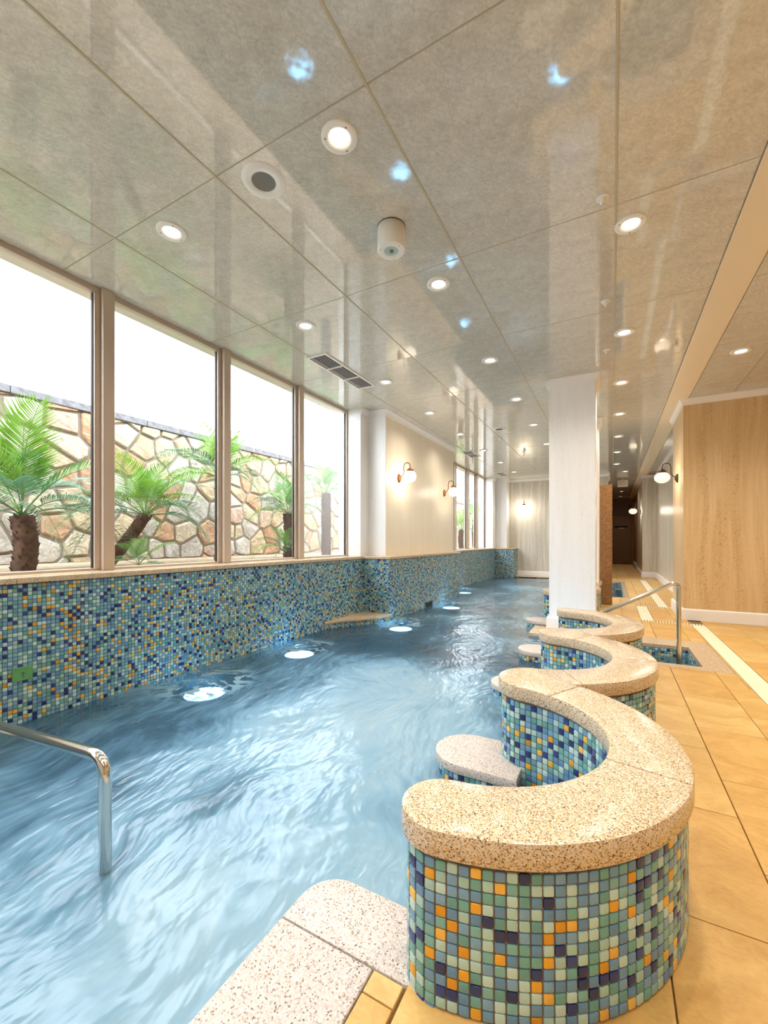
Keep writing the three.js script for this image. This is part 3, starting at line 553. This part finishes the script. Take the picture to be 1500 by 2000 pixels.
// ------------------------------------------------------------------ columns and the granite screen
function column(label, x0, x1, z0, z1, y0, plinth) {
  const t = thing('square_column', label, 'column');
  mesh('shaft', box(x0, x1, y0, CEIL, z0, z1), M.white, t);
  mesh('crown', sweep([[x0, z1], [x1, z1], [x1, z0], [x0, z0], [x0, z1]].reverse(), crownProfile), M.paint, t);
  if (plinth) mesh('plinth', rbox(x0 - 0.03, x1 + 0.03, y0, 0.15, z0 - 0.03, z1 + 0.03, 0.008, 2), M.paint, t);
}
column('square white stone column rising beside the granite seat wall', -0.652, -0.166, -5.72, -5.24, 0.0, true);
column('square white column half hidden behind the nearer column', -0.62, -0.18, -7.66, -7.2, 0.0);
{
  const t = thing('granite_screen', 'polished brown granite screen standing beside the far basin', 'screen');
  mesh('slab', rbox(-0.22, 0.0, 0, 1.97, -7.86, -7.76, 0.006, 2), M.brown, t);
}

// ------------------------------------------------------------------ handrails
function rail(label, pts, r = 0.019) {
  const t = thing('handrail', label, 'handrail'), cp = new THREE.CurvePath(), v = pts.map((p) => new THREE.Vector3(...p)), R = 0.075;
  let from = v[0];
  for (let i = 1; i < v.length - 1; i++) {
    const a = v[i].clone().addScaledVector(v[i - 1].clone().sub(v[i]).normalize(), R), b = v[i].clone().addScaledVector(v[i + 1].clone().sub(v[i]).normalize(), R);
    cp.add(new THREE.LineCurve3(from, a)); cp.add(new THREE.QuadraticBezierCurve3(a, v[i], b)); from = b;
  }
  cp.add(new THREE.LineCurve3(from, v[v.length - 1]));
  mesh('tube', new THREE.TubeGeometry(cp, 160, r, 20), M.chrome, t);
  for (const p of [v[0], v[v.length - 1]]) mesh('flange', lathe([[0, 0.012], [0.03, 0.012], [0.045, 0.004], [0.046, 0]], 24).translate(p.x, p.y, p.z), M.chrome, t);
}
rail('polished steel handrail sloping over the foot bath', [[0.52, -0.234, -4.52], [0.52, 0.69, -4.52], [-0.14, 0.33, -4.52], [-0.14, 0.0, -4.52]], 0.019);
rail('polished steel handrail standing in the pool water', [[-1.471, POOL_FLOOR, -0.768], [-1.471, 0.335, -0.768], [-2.46, 0.25, -0.768], [-2.46, POOL_FLOOR, -0.768]], 0.0195);

// ------------------------------------------------------------------ ceiling fittings
function downlight(x, z, label, group, cd = DOWN_CD) {
  const t = thing('downlight', label, 'lamp', [x, CEIL, z], 0, group);
  const ring = mesh('trim_ring', lathe([[0.047, 0.004], [0.047, -0.006], [0.06, -0.012], [0.078, -0.011], [0.084, -0.006], [0.084, 0.004]], 36), M.plastic, t);
  mesh('lens', lathe([[0.048, -0.003], [0, -0.004]], 28), M.lens, t);
  for (const a of [0.5, 2.6, 4.7]) mesh('screw', new THREE.CylinderGeometry(0.0035, 0.0035, 0.002, 8).translate(0.066 * Math.cos(a), -0.0125, 0.066 * Math.sin(a)), M.brass, ring);
  const s = new THREE.SpotLight(WARM, cd, 0, 1.25, 0.8); s.name = 'downlight_beam'; s.position.set(0, -0.016, 0); s.shadow.radius = 2.2; s.target.position.set(0, -2, 0); t.add(s, s.target);
}
const zRow = [-1.605, -2.87, -4.34, -5.70, -7.09, -8.61, -10.13, -11.7];
for (const z of [0.9, -0.35, ...zRow]) {
  downlight(-2.35, z, 'round white ceiling downlight in the row nearest the windows', 'downlights by the windows', DOWN_CD * 0.55);
  downlight(-1.115, z, 'round white ceiling downlight in the row over mid pool', 'downlights over the pool', DOWN_CD * 0.7);
  downlight(0.095, z, 'round white ceiling downlight in the row over the deck edge', 'downlights over the deck edge', DOWN_CD);
}
for (const z of [0.6, -2.4, -5.32]) downlight(1.117, z, 'round white ceiling downlight before the travertine block', 'downlights before the travertine block', DOWN_CD * 1.2);
for (const z of [0.6, -2.4, -5.32]) downlight(2.3, z, 'round white ceiling downlight over the far side of the deck', 'downlights over the deck', DOWN_CD * 1.2);
for (const z of [-13.05, -16.0, -18.3, -20.4]) downlight(0.31, z, 'round ceiling downlight in the dim corridor', 'downlights in the corridor', DOWN_CD * (z < -14 ? 0.6 : 0.8));

function speaker(x, z, label) {
  const t = thing('ceiling_speaker', label, 'speaker', [x, CEIL, z]);
  mesh('trim_ring', lathe([[0.062, 0.004], [0.062, -0.008], [0.085, -0.013], [0.105, -0.010], [0.112, 0], [0.112, 0.004]], 40), M.plastic, t);
  mesh('grille', lathe([[0.063, -0.005], [0, -0.008]], 32), speakerMat, t);
}
const speakerMat = std({ name: 'perforated_grille', color: hex(150, 150, 142), roughness: 0.5, metalness: 0.3 });
speaker(-1.597, -1.611, 'round white ceiling speaker with mesh grille near the windows');
speaker(-1.67, -7.098, 'round white ceiling speaker far along over the pool');
{ // perforations of the near grille
  const gm = scene.children.filter((o) => o.name.startsWith('ceiling_speaker')), hg = new THREE.CylinderGeometry(0.0017, 0.0017, 0.001, 8), gs = [];
  for (let i = -14; i <= 14; i++) for (let j = -16; j <= 16; j++) { const x = (i + (j & 1) * 0.5) * 0.0062, z = j * 0.0054, d = Math.hypot(x, z); if (d < 0.058) gs.push(hg.clone().translate(x, -0.008 + 0.003 * d / 0.063, z)); }
  const mg = mergeGeometries(gs);
  for (const o of gm) { const m = mesh('perforations', mg, M.aluDark, o.children.find((q) => q.name === 'grille')); m.userData.kind = 'stuff'; }
}
{
  const t = thing('emergency_light', 'white cylindrical emergency light hanging from the ceiling', 'lamp', [-1.165, CEIL, -2.221]);
  mesh('body', lathe([[0.0, 0.002], [0.083, 0.002], [0.083, -0.135], [0.078, -0.142], [0.044, -0.142], [0.042, -0.136]], 40), M.plastic, t);
  mesh('collar', lathe([[0.08, 0.001], [0.0845, 0.001], [0.0845, -0.005], [0.08, -0.005]], 40), M.aluDark, t);
  mesh('lens', lathe([[0.043, -0.138], [0.02, -0.139], [0, -0.139]], 28), std({ name: 'frosted_lens', color: hex(178, 204, 198), roughness: 0.15 }), t);
  mesh('led', lathe([[0.014, -0.1385], [0.013, -0.146], [0.006, -0.150], [0, -0.151]], 20), std({ name: 'led_bezel', color: hex(120, 130, 120), roughness: 0.3, metalness: 0.6 }), t);
  for (const a of [0.3, 2.4, 4.5]) mesh('screw', new THREE.CylinderGeometry(0.0025, 0.0025, 0.002, 8).translate(0.064 * Math.cos(a), -0.1425, 0.064 * Math.sin(a)), M.aluDark, t);
}
function sprinkler(x, z, label, group) {
  const t = thing('sprinkler_head', label, 'sprinkler', [x, CEIL, z], 0, group);
  mesh('rosette', lathe([[0.012, 0.002], [0.034, 0.002], [0.033, -0.004], [0.02, -0.008], [0.012, -0.008]], 28), M.plastic, t);
  mesh('body', lathe([[0.02, -0.006], [0.019, -0.02], [0.013, -0.03], [0.008, -0.032], [0.006, -0.042], [0, -0.043]], 24), M.plastic, t);
  mesh('deflector', lathe([[0, -0.0435], [0.009, -0.0435], [0.009, -0.046], [0, -0.046]], 16), M.chrome, t);
}
for (const z of [-2.585, -3.709, -4.666]) sprinkler(-0.045, z, 'small white sprinkler head beside the ceiling joint over the seat wall', 'sprinkler heads over the seat wall');
sprinkler(-1.82, -7.78, 'small white sprinkler head near the far ceiling speaker');
sprinkler(-1.59, -8.94, 'small white sprinkler head farthest along over the pool');
function vent(x0, x1, z0, z1, n, label) {
  const t = thing('air_vent', label, 'vent', [(x0 + x1) / 2, CEIL, (z0 + z1) / 2]), w = (x1 - x0) / 2, h = (z1 - z0) / 2, f = 0.02;
  mesh('frame', mergeGeometries([box(-w, w, -0.012, 0.002, -h, -h + f), box(-w, w, -0.012, 0.002, h - f, h), box(-w, -w + f, -0.012, 0.002, -h + f, h - f), box(w - f, w, -0.012, 0.002, -h + f, h - f)]), M.paint, t);
  mesh('backing', box(-w + f, w - f, -0.002, 0.001, -h + f, h - f), M.black, t);
  for (let k = 1; k < n; k++) mesh('divider', box(-w + f, w - f, -0.0125, -0.002, -h + 2 * h * k / n - 0.009, -h + 2 * h * k / n + 0.009), M.paint, t);
  const slats = 7; for (let k = 0; k < slats; k++) { const x = -w + f + (2 * w - 2 * f) * (k + 0.5) / slats; mesh('slat', box(-0.0045, 0.0045, -0.0008, 0.0008, -h + f, h - f).rotateZ(0.6).translate(x, -0.006, 0), ventMat, t); }
}
const ventMat = std({ name: 'vent_slat', color: hex(170, 170, 174), roughness: 0.5 });
vent(-2.753, -2.51, -4.372, -3.376, 3, 'long white three-section air vent near the windows');
vent(-2.80, -2.57, -9.2, -8.5, 2, 'white air vent before the far windows');
vent(-2.85, -2.62, -12.25, -11.6, 2, 'white air vent closest to the grey end wall');

// ------------------------------------------------------------------ wall sconces
function sconce(pos, turn, label, cut, group, s = 1) {           // built facing +x, the plate on the wall at x = 0
  const t = thing('wall_sconce', label, 'lamp', pos, turn, group), metal = cut ? M.bronze : M.brass; t.scale.setScalar(s);
  mesh('wall_plate', lathe([[0, 0.04], [0.018, 0.04], [0.03, 0.03], [0.048, 0.022], [0.055, 0.012], [0.06, 0]], 28).rotateZ(-Math.PI / 2).scale(1, 1.15, 0.8), metal, t);
  const c = new THREE.CatmullRomCurve3([[0.03, 0.02, 0], [0.06, 0.035, 0], [0.085, 0.08, 0], [0.085, 0.17, 0], [0.105, 0.215, 0], [0.145, 0.225, 0], [0.18, 0.205, 0], [0.19, 0.16, 0], [0.19, 0.13, 0]].map((p) => new THREE.Vector3(...p)));
  mesh('arm', new THREE.TubeGeometry(c, 48, 0.0065, 10), metal, t);
  mesh('gallery', lathe([[0, 0.145], [0.015, 0.142], [0.03, 0.128], [0.05, 0.118], [0.053, 0.095], [0.047, 0.09], [0, 0.1]], 28).translate(0.19, 0, 0), metal, t);
  if (cut) {
    const g = new THREE.SphereGeometry(0.098, 40, 24), p = g.attributes.position;
    for (let i = 0; i < p.count; i++) { const a = Math.atan2(p.getZ(i), p.getX(i)), h = Math.acos(Math.max(-1, Math.min(1, p.getY(i) / 0.098))), k = 1 + 0.035 * Math.cos(a * 14) * Math.cos(h * 12); p.setXYZ(i, p.getX(i) * k, p.getY(i) * 0.8 * k, p.getZ(i) * k); }
    g.computeVertexNormals(); mesh('globe', g.translate(0.19, 0.02, 0), M.cutGlobe, t);
  } else mesh('globe', new THREE.SphereGeometry(0.092, 36, 24).translate(0.19, 0.015, 0), M.globe, t);
  const l = new THREE.PointLight(WARM, SCONCE_CD * s * s); l.name = 'sconce_bulb'; l.position.set(0.19, 0.015, 0); l.shadow.radius = 4; t.add(l);
}
sconce([-2.84, EYE + 0.945, -5.66], 0, 'brass globe sconce on the cream wall, closest to the near windows', false);
sconce([-2.84, EYE + 0.915, -7.6], 0, 'brass globe sconce on the cream wall, closest to the far windows', false);
sconce([-2.33, EYE + 0.97, -13.2], -Math.PI / 2, 'small brass globe sconce on the grey end wall', false);
sconce([0.83, EYE + 0.9, -7.3], Math.PI, 'dark bronze cut-glass sconce on the side of the travertine block', true);
sconce([0.76, EYE + 0.87, -14.75], Math.PI, 'dark bronze cut-glass sconce deep in the corridor', true, undefined, 1.1);

// ------------------------------------------------------------------ small wall fittings
{
  const cv = document.createElement('canvas'); cv.width = 256; cv.height = 200; const c = cv.getContext('2d');
  c.fillStyle = '#5f9a5c'; c.fillRect(0, 0, 256, 200); c.strokeStyle = '#16301c'; c.fillStyle = '#16301c'; c.lineWidth = 5;
  c.font = 'bold 34px sans-serif'; c.fillText('1', 18, 40); c.lineWidth = 2.5;
  for (let i = 0; i < 9; i++) { c.beginPath(); c.moveTo(44 + i * 18, 28); c.lineTo(54 + i * 18, 38 - (i % 3) * 8); c.lineTo(50 + i * 18, 44); c.stroke(); }
  c.beginPath(); c.arc(134, 82, 9, 0, 7); c.fill(); c.lineWidth = 7; for (const l of [[134, 90, 134, 126], [134, 126, 118, 164], [134, 126, 148, 160], [134, 98, 106, 84], [134, 98, 162, 86]]) { c.beginPath(); c.moveTo(l[0], l[1]); c.lineTo(l[2], l[3]); c.stroke(); }
  c.lineWidth = 2.5; for (const l of [[96, 74, 104, 110], [170, 74, 178, 112], [104, 110, 120, 118], [178, 112, 160, 120]]) { c.beginPath(); c.moveTo(l[0], l[1]); c.lineTo(l[2], l[3]); c.stroke(); }
  c.fillRect(206, 160, 5, 5); c.fillRect(218, 160, 5, 5); c.fillRect(230, 160, 5, 5);
  const tex = new THREE.CanvasTexture(cv); tex.colorSpace = THREE.SRGBColorSpace;
  const t = thing('notice_plate', 'small green notice with a black figure on the mosaic half wall', 'sign', [XT + 0.007, EYE - 0.795, -1.152]);
  mesh('plate', new RoundedBoxGeometry(0.006, 0.083, 0.1, 2, 0.0025), std({ name: 'green_plate', color: hex(95, 154, 92), roughness: 0.35 }), t);
  mesh('print', new THREE.PlaneGeometry(0.094, 0.077).rotateY(Math.PI / 2).translate(0.0035, 0, 0), std({ name: 'notice_print', map: tex, roughness: 0.35 }), t);
}
{
  const t = thing('water_inlet', 'dark rectangular water inlet in the stepped mosaic wall at the waterline', 'inlet', [XP + 0.006, 0, -6.4]);
  mesh('frame', mergeGeometries([box(0, 0.012, -0.1, -0.09, -0.15, 0.15), box(0, 0.012, 0.04, 0.05, -0.15, 0.15), box(0, 0.012, -0.09, 0.04, -0.15, -0.14), box(0, 0.012, -0.09, 0.04, 0.14, 0.15)]), M.brass, t);
  mesh('opening', box(0, 0.004, -0.09, 0.04, -0.14, 0.14), M.black, t);
}
{
  const t = thing('exit_sign', 'tiny green arrow sign on the corridor wall', 'sign', [1.094, 1.95, -9.6]);
  mesh('plate', new RoundedBoxGeometry(0.012, 0.34, 0.16, 2, 0.003), std({ name: 'yellow_green', color: hex(190, 200, 90), roughness: 0.5 }), t);
  mesh('arrow', new THREE.ConeGeometry(0.04, 0.09, 3).rotateZ(0.6).scale(0.1, 1, 1).translate(-0.007, 0.06, 0), std({ name: 'dark_green', color: hex(70, 96, 40), roughness: 0.5 }), t);
}
{
  const t = thing('ceiling_sign', 'white box hanging from the corridor ceiling', 'sign', [0.28, CEIL, -14.6]);
  mesh('box', rbox(-0.14, 0.14, -0.24, -0.04, -0.06, 0.06, 0.01, 2), M.plastic, t);
  mesh('stem', box(-0.02, 0.02, -0.04, 0.002, -0.02, 0.02), M.plastic, t);
}

// ------------------------------------------------------------------ garden: ground, stone wall, palms
const GROUND = EYE - 0.26, XS = -5.7, STONE_TOP = EYE + 1.58;
structMesh('ground', box(-9, -3.5, GROUND - 0.4, GROUND, -24, 4), M.soil, 'pale soil of the garden bed outside the windows', 'ground');
{
  const t = thing('garden_wall', 'rough crazy-paved stone wall behind the palms', 'wall');
  mesh('mortar_bed', box(XS - 0.3, XS, GROUND - 0.1, STONE_TOP, -24, 4), M.mortar, t);
  const r = rand(900), tones = [[188, 178, 157], [182, 166, 139], [177, 172, 167], [186, 181, 172], [178, 144, 116], [180, 156, 140], [166, 161, 151], [188, 172, 144]].map((c) => std({ name: 'wall_stone', map: stoneTex, color: hex(...c), bumpMap: stoneBump, bumpScale: 0.008, roughness: 0.95 }));
  const y0 = GROUND, y1 = STONE_TOP - 0.0, sites = [], zA = -13.5, zB = -0.6, cell = 0.29;
  for (let j = -1; j * cell < y1 - y0 + cell; j++) for (let i = -1; i * cell * 1.15 < zB - zA + cell; i++) sites.push([zA + (i + 0.1 + r() * 0.95 + (j & 1) * 0.4) * cell * 1.15, y0 + (j + 0.1 + r() * 0.85) * cell]);
  const clip = (poly, nx, ny, c) => { const out = []; for (let i = 0; i < poly.length; i++) { const a = poly[i], b = poly[(i + 1) % poly.length], da = a[0] * nx + a[1] * ny - c, db = b[0] * nx + b[1] * ny - c; if (da <= 0) out.push(a); if ((da < 0 && db > 0) || (da > 0 && db < 0)) { const k = da / (da - db); out.push([a[0] + (b[0] - a[0]) * k, a[1] + (b[1] - a[1]) * k]); } } return out; };
  const stones = [];
  for (const s of sites) {
    let poly = [[zA, y0], [zB, y0], [zB, y1], [zA, y1]]; if (s[0] < zA || s[0] > zB) continue;
    for (const q of sites) { if (q === s) continue; const dx = q[0] - s[0], dy = q[1] - s[1], d = Math.hypot(dx, dy); if (d > 1.1) continue; poly = clip(poly, dx / d, dy / d, (q[0] * q[0] + q[1] * q[1] - s[0] * s[0] - s[1] * s[1]) / (2 * d) - 0.011); if (poly.length < 3) break; }
    if (poly.length < 3) continue;
    let cx = 0, cy = 0; for (const p of poly) { cx += p[0] / poly.length; cy += p[1] / poly.length; }
    // break each side so that the outline is uneven
    const out = []; poly.forEach((a, i) => { const b = poly[(i + 1) % poly.length], l = Math.hypot(b[0] - a[0], b[1] - a[1]); out.push([a[0] + (cx - a[0]) * 0.05, a[1] + (cy - a[1]) * 0.05]); if (l > 0.07) { const k = 0.35 + r() * 0.3, e = r() * 0.07; out.push([a[0] + (b[0] - a[0]) * k + (cx - a[0]) * e, a[1] + (b[1] - a[1]) * k + (cy - a[1]) * e]); } });
    const n = out.length, proud = 0.022 + r() * 0.03, v = [], f = [];
    for (const [k, d] of [[1, -0.01], [0.985, proud * 0.55], [0.88, proud]]) out.forEach(([a, b]) => v.push([d + (k < 0.9 ? (r() - 0.5) * 0.012 : 0), cy + (b - cy) * k, cx + (a - cx) * k]));
    v.push([proud + (r() - 0.3) * 0.02, cy, cx]);
    for (let k = 0; k < 2; k++) for (let i = 0; i < n; i++) { const j = (i + 1) % n, p = k * n; f.push(p + i, p + n + j, p + j, p + i, p + n + i, p + n + j); }
    for (let i = 0; i < n; i++) f.push(2 * n + i, 3 * n, 2 * n + (i + 1) % n);
    let g = new THREE.BufferGeometry(); g.setAttribute('position', new THREE.Float32BufferAttribute(v.flat(), 3)); g.setIndex(f); g = g.toNonIndexed(); g.computeVertexNormals();
    stones.push([cx, uvBox(toCreasedNormals(g, 0.6)).translate(XS, 0, 0), tones[Math.floor(Math.pow(r(), 1.15) * 8)]]);
  }
  stones.sort((a, b) => b[0] - a[0]);
  for (const [, g, m] of stones.slice(0, 300)) mesh('stone', g, m, t);
  if (stones.length > 300) { const m = mesh('far_stones', mergeGeometries(stones.slice(300).map((s) => s[1])), tones[0], t); m.userData.kind = 'stuff'; }
  for (let z = 4; z > -23; z -= 1.5) mesh('coping_stone', rbox(XS - 0.36, XS + 0.06, STONE_TOP, STONE_TOP + 0.09, z - 1.495, z, 0.012, 2, [z, 0]), M.coping, t);
}
const leafMats = [[66, 122, 60], [104, 148, 46], [76, 124, 94], [90, 140, 70]].map((c) => phys({ name: 'palm_leaflet', color: hex(...c), roughness: 0.85, transmission: 0.4, thickness: 0, side: THREE.DoubleSide }));  // lime stands in for backlit leaf, blue-green for highlights, put into the colour
const trunkTex = texture(256, 256, (u, v) => { const w = fbm(u * 8, v * 10, 8, 10, 4, 5), d = Math.abs(((u * 8 + Math.floor(v * 10) * 0.5) % 1) - 0.5); return mix3([40, 28, 24], [112, 82, 66], w * 0.9 + d * 0.3 - 0.1); }, [0.4, 0.4]);
const trunkMat = std({ name: 'palm_trunk', map: trunkTex, roughness: 1 }), stubMat = std({ name: 'leaf_scar', color: hex(66, 46, 38), roughness: 1 });
function frondGeometry(len, droop, seed, pairs) {                 // rachis leaves the origin along +x and bends down
  const r = rand(seed), v = [], at = (t) => { const a = -droop * t * t; return [len * (t - 0.12 * droop * t * t), len * (-droop * 0.62 * t * t * t + 0.06 * t), 0]; };
  const tri = (a, b, c) => v.push(...a, ...b, ...c);
  const S = 12; for (let i = 0; i < S; i++) { const a = at(i / S), b = at((i + 1) / S), w0 = 0.007 * (1 - i / S) + 0.0015, w1 = 0.007 * (1 - (i + 1) / S) + 0.0015; tri([a[0], a[1], -w0], [b[0], b[1], -w1], [b[0], b[1], w1]); tri([a[0], a[1], -w0], [b[0], b[1], w1], [a[0], a[1], w0]); tri([a[0], a[1] - w0, 0], [b[0], b[1] - w1, 0], [b[0], b[1] + w1, 0]); tri([a[0], a[1] - w0, 0], [b[0], b[1] + w1, 0], [a[0], a[1] + w0, 0]); }
  for (let i = 0; i < pairs; i++) for (const s of [-1, 1]) {
    const t = 0.28 + 0.72 * (i + r() * 0.5) / pairs, p = at(t), l = len * (0.34 * Math.sin(Math.PI * Math.min(1, 0.14 + t * 0.8)) + 0.05) * (0.9 + r() * 0.2), sw = 0.5 + t * 0.75, up = 0.30 - droop * t * 0.35 + (r() - 0.5) * 0.2, w = 0.0085;
    const d = [Math.sin(sw) * 0.75, up * 0.6, s * Math.cos(sw * 0.75)], n = Math.hypot(...d); for (let k = 0; k < 3; k++) d[k] /= n;
    const m = [p[0] + d[0] * l * 0.5, p[1] + d[1] * l * 0.5, p[2] + d[2] * l * 0.5], e = [p[0] + d[0] * l, p[1] + d[1] * l - l * (0.16 + 0.22 * droop * t), p[2] + d[2] * l * 0.96], q = [w, w * 0.5, 0];
    tri([p[0] - w * 0.4, p[1], p[2]], [m[0] - q[0], m[1] + q[1], m[2]], [m[0] + q[0], m[1] - q[1], m[2]]); tri([p[0] - w * 0.4, p[1], p[2]], [m[0] + q[0], m[1] - q[1], m[2]], [p[0] + w * 0.4, p[1], p[2]]); tri([m[0] - q[0], m[1] + q[1], m[2]], e, [m[0] + q[0], m[1] - q[1], m[2]]);
  }
  const g = new THREE.BufferGeometry(); g.setAttribute('position', new THREE.Float32BufferAttribute(v, 3)); g.computeVertexNormals(); return g;
}
const frondShapes = [0.35, 0.6, 0.9, 1.2, 1.5].map((d, i) => frondGeometry(1, d, 500 + i, 36));
function palm(label, base, top, rTrunk, fronds, length, seed, tall) {
  const t = thing('palm', label, 'palm', base, 0), r = rand(seed), b = new THREE.Vector3(), e = new THREE.Vector3(top[0] - base[0], top[1] - base[1], top[2] - base[2]);
  if (e.length() > 0.12) {
    const mid = e.clone().multiplyScalar(0.5).add(new THREE.Vector3((r() - 0.5) * 0.05, 0, (r() - 0.5) * 0.05)), c = new THREE.CatmullRomCurve3([b, mid, e]), g = new THREE.TubeGeometry(c, 24, rTrunk, 16), p = g.attributes.position, o = new THREE.Vector3();
    for (let i = 0; i < p.count; i++) { const k = Math.floor(i / 17) / 24; c.getPoint(k, o); const q = new THREE.Vector3().fromBufferAttribute(p, i).sub(o).multiplyScalar(1 + 0.16 * (fbm(i % 16 * 1.1 + 3, k * 24, 16, 0, 2, seed) - 0.4)); p.setXYZ(i, o.x + q.x, o.y + q.y, o.z + q.z); }
    g.computeVertexNormals(); mesh('trunk', uvBox(g), trunkMat, t);
    const stubs = [], n = Math.floor(e.length() / 0.007); for (let i = 0; i < n; i++) { const k = (i + r() * 0.8) / n, a = i * 2.4 + r() * 1.2; c.getPoint(k, o); stubs.push(new THREE.ConeGeometry(0.016 + r() * 0.01, 0.05 + r() * 0.03, 5).rotateX(-0.7).translate(0, 0, 0).rotateY(0).translate(0, 0, -rTrunk * 0.98).rotateY(a).translate(o.x, o.y, o.z)); }
    if (stubs.length) { const m = mesh('leaf_scars', mergeGeometries(stubs.map((s) => s.index ? s.toNonIndexed() : s)), stubMat, t); m.userData.kind = 'stuff'; }
  }
  for (let i = 0; i < (tall ?? 0); i++) { const f = mesh('frond', frondShapes[0], leafMats[1], t); f.position.copy(e); f.rotation.set(0, 0.2 - i * 0.5, 1.5 - i * 0.12, 'YXZ'); f.scale.setScalar(1.02 - i * 0.2); }
  for (let i = 0; i < fronds; i++) {
    const k = i / fronds, rise = 1.42 - 1.25 * Math.pow(k, 0.75) + (r() - 0.5) * 0.2, shape = Math.min(4, Math.floor(k * 3.6 + r() * 1.6)), f = mesh('frond', frondShapes[shape], leafMats[k < 0.3 ? (r() < 0.6 ? 1 : 3) : Math.floor(r() * 3)], t);  // upper fronds mostly take the painted backlit lime
    f.position.copy(e); f.rotation.set(0, i * 2.399 + r() * 0.4, rise, 'YXZ'); f.scale.setScalar(length * (0.8 + 0.3 * r()) * (1 - 0.24 * Math.abs(Math.cos(f.rotation.y))));
  }
}
palm('stout dark-trunked palm with tall fronds tinted lime as if backlit behind the window pane closest to the pool handrail', [-4.5, GROUND, -1.68], [-4.5, EYE + 0.22, -1.67], 0.085, 14, 0.95, 1, 2);
palm('leaning palm with a slanted brown trunk and wide drooping fronds', [-4.55, GROUND, -2.38], [-4.5, EYE + 0.27, -2.76], 0.062, 17, 0.85, 2);
palm('tall palm with arching fronds reaching above the stone wall', [-4.75, GROUND, -3.97], [-4.75, EYE + 0.85, -3.97], 0.075, 16, 1.0, 3);
palm('bushy mid-height palm between the tall palm and the slim-trunked palm', [-4.45, GROUND, -5.0], [-4.45, EYE + 0.42, -5.0], 0.07, 16, 0.75, 4);
palm('slim upright palm with a long bare trunk and upswept fronds', [-4.6, GROUND, -6.2], [-4.6, EYE + 0.86, -6.2], 0.085, 15, 0.75, 5);
palm('young ground-hugging palm at the foot of the bushy palm', [-4.2, GROUND, -4.68], [-4.2, GROUND + 0.1, -4.68], 0.05, 10, 0.5, 6);
palm('feathery young palm at the foot of the leaning palm', [-4.1, GROUND, -2.45], [-4.1, GROUND + 0.02, -2.45], 0.04, 9, 0.42, 7);
palm('palm seen through the narrow far windows, closer to the room', [-4.4, GROUND, -13.4], [-4.4, EYE + 0.35, -13.4], 0.08, 15, 0.95, 8);
palm('palm seen through the narrow far windows, closer to the garden wall', [-4.6, GROUND, -15.6], [-4.6, EYE + 0.8, -15.6], 0.08, 14, 0.95, 9);

// ------------------------------------------------------------------ shadows on, hand over
scene.traverse((o) => { if (o.isMesh) { o.castShadow = true; o.receiveShadow = true; } if (o.isLight) { o.castShadow = true; } });
renderer.render(scene, camera);
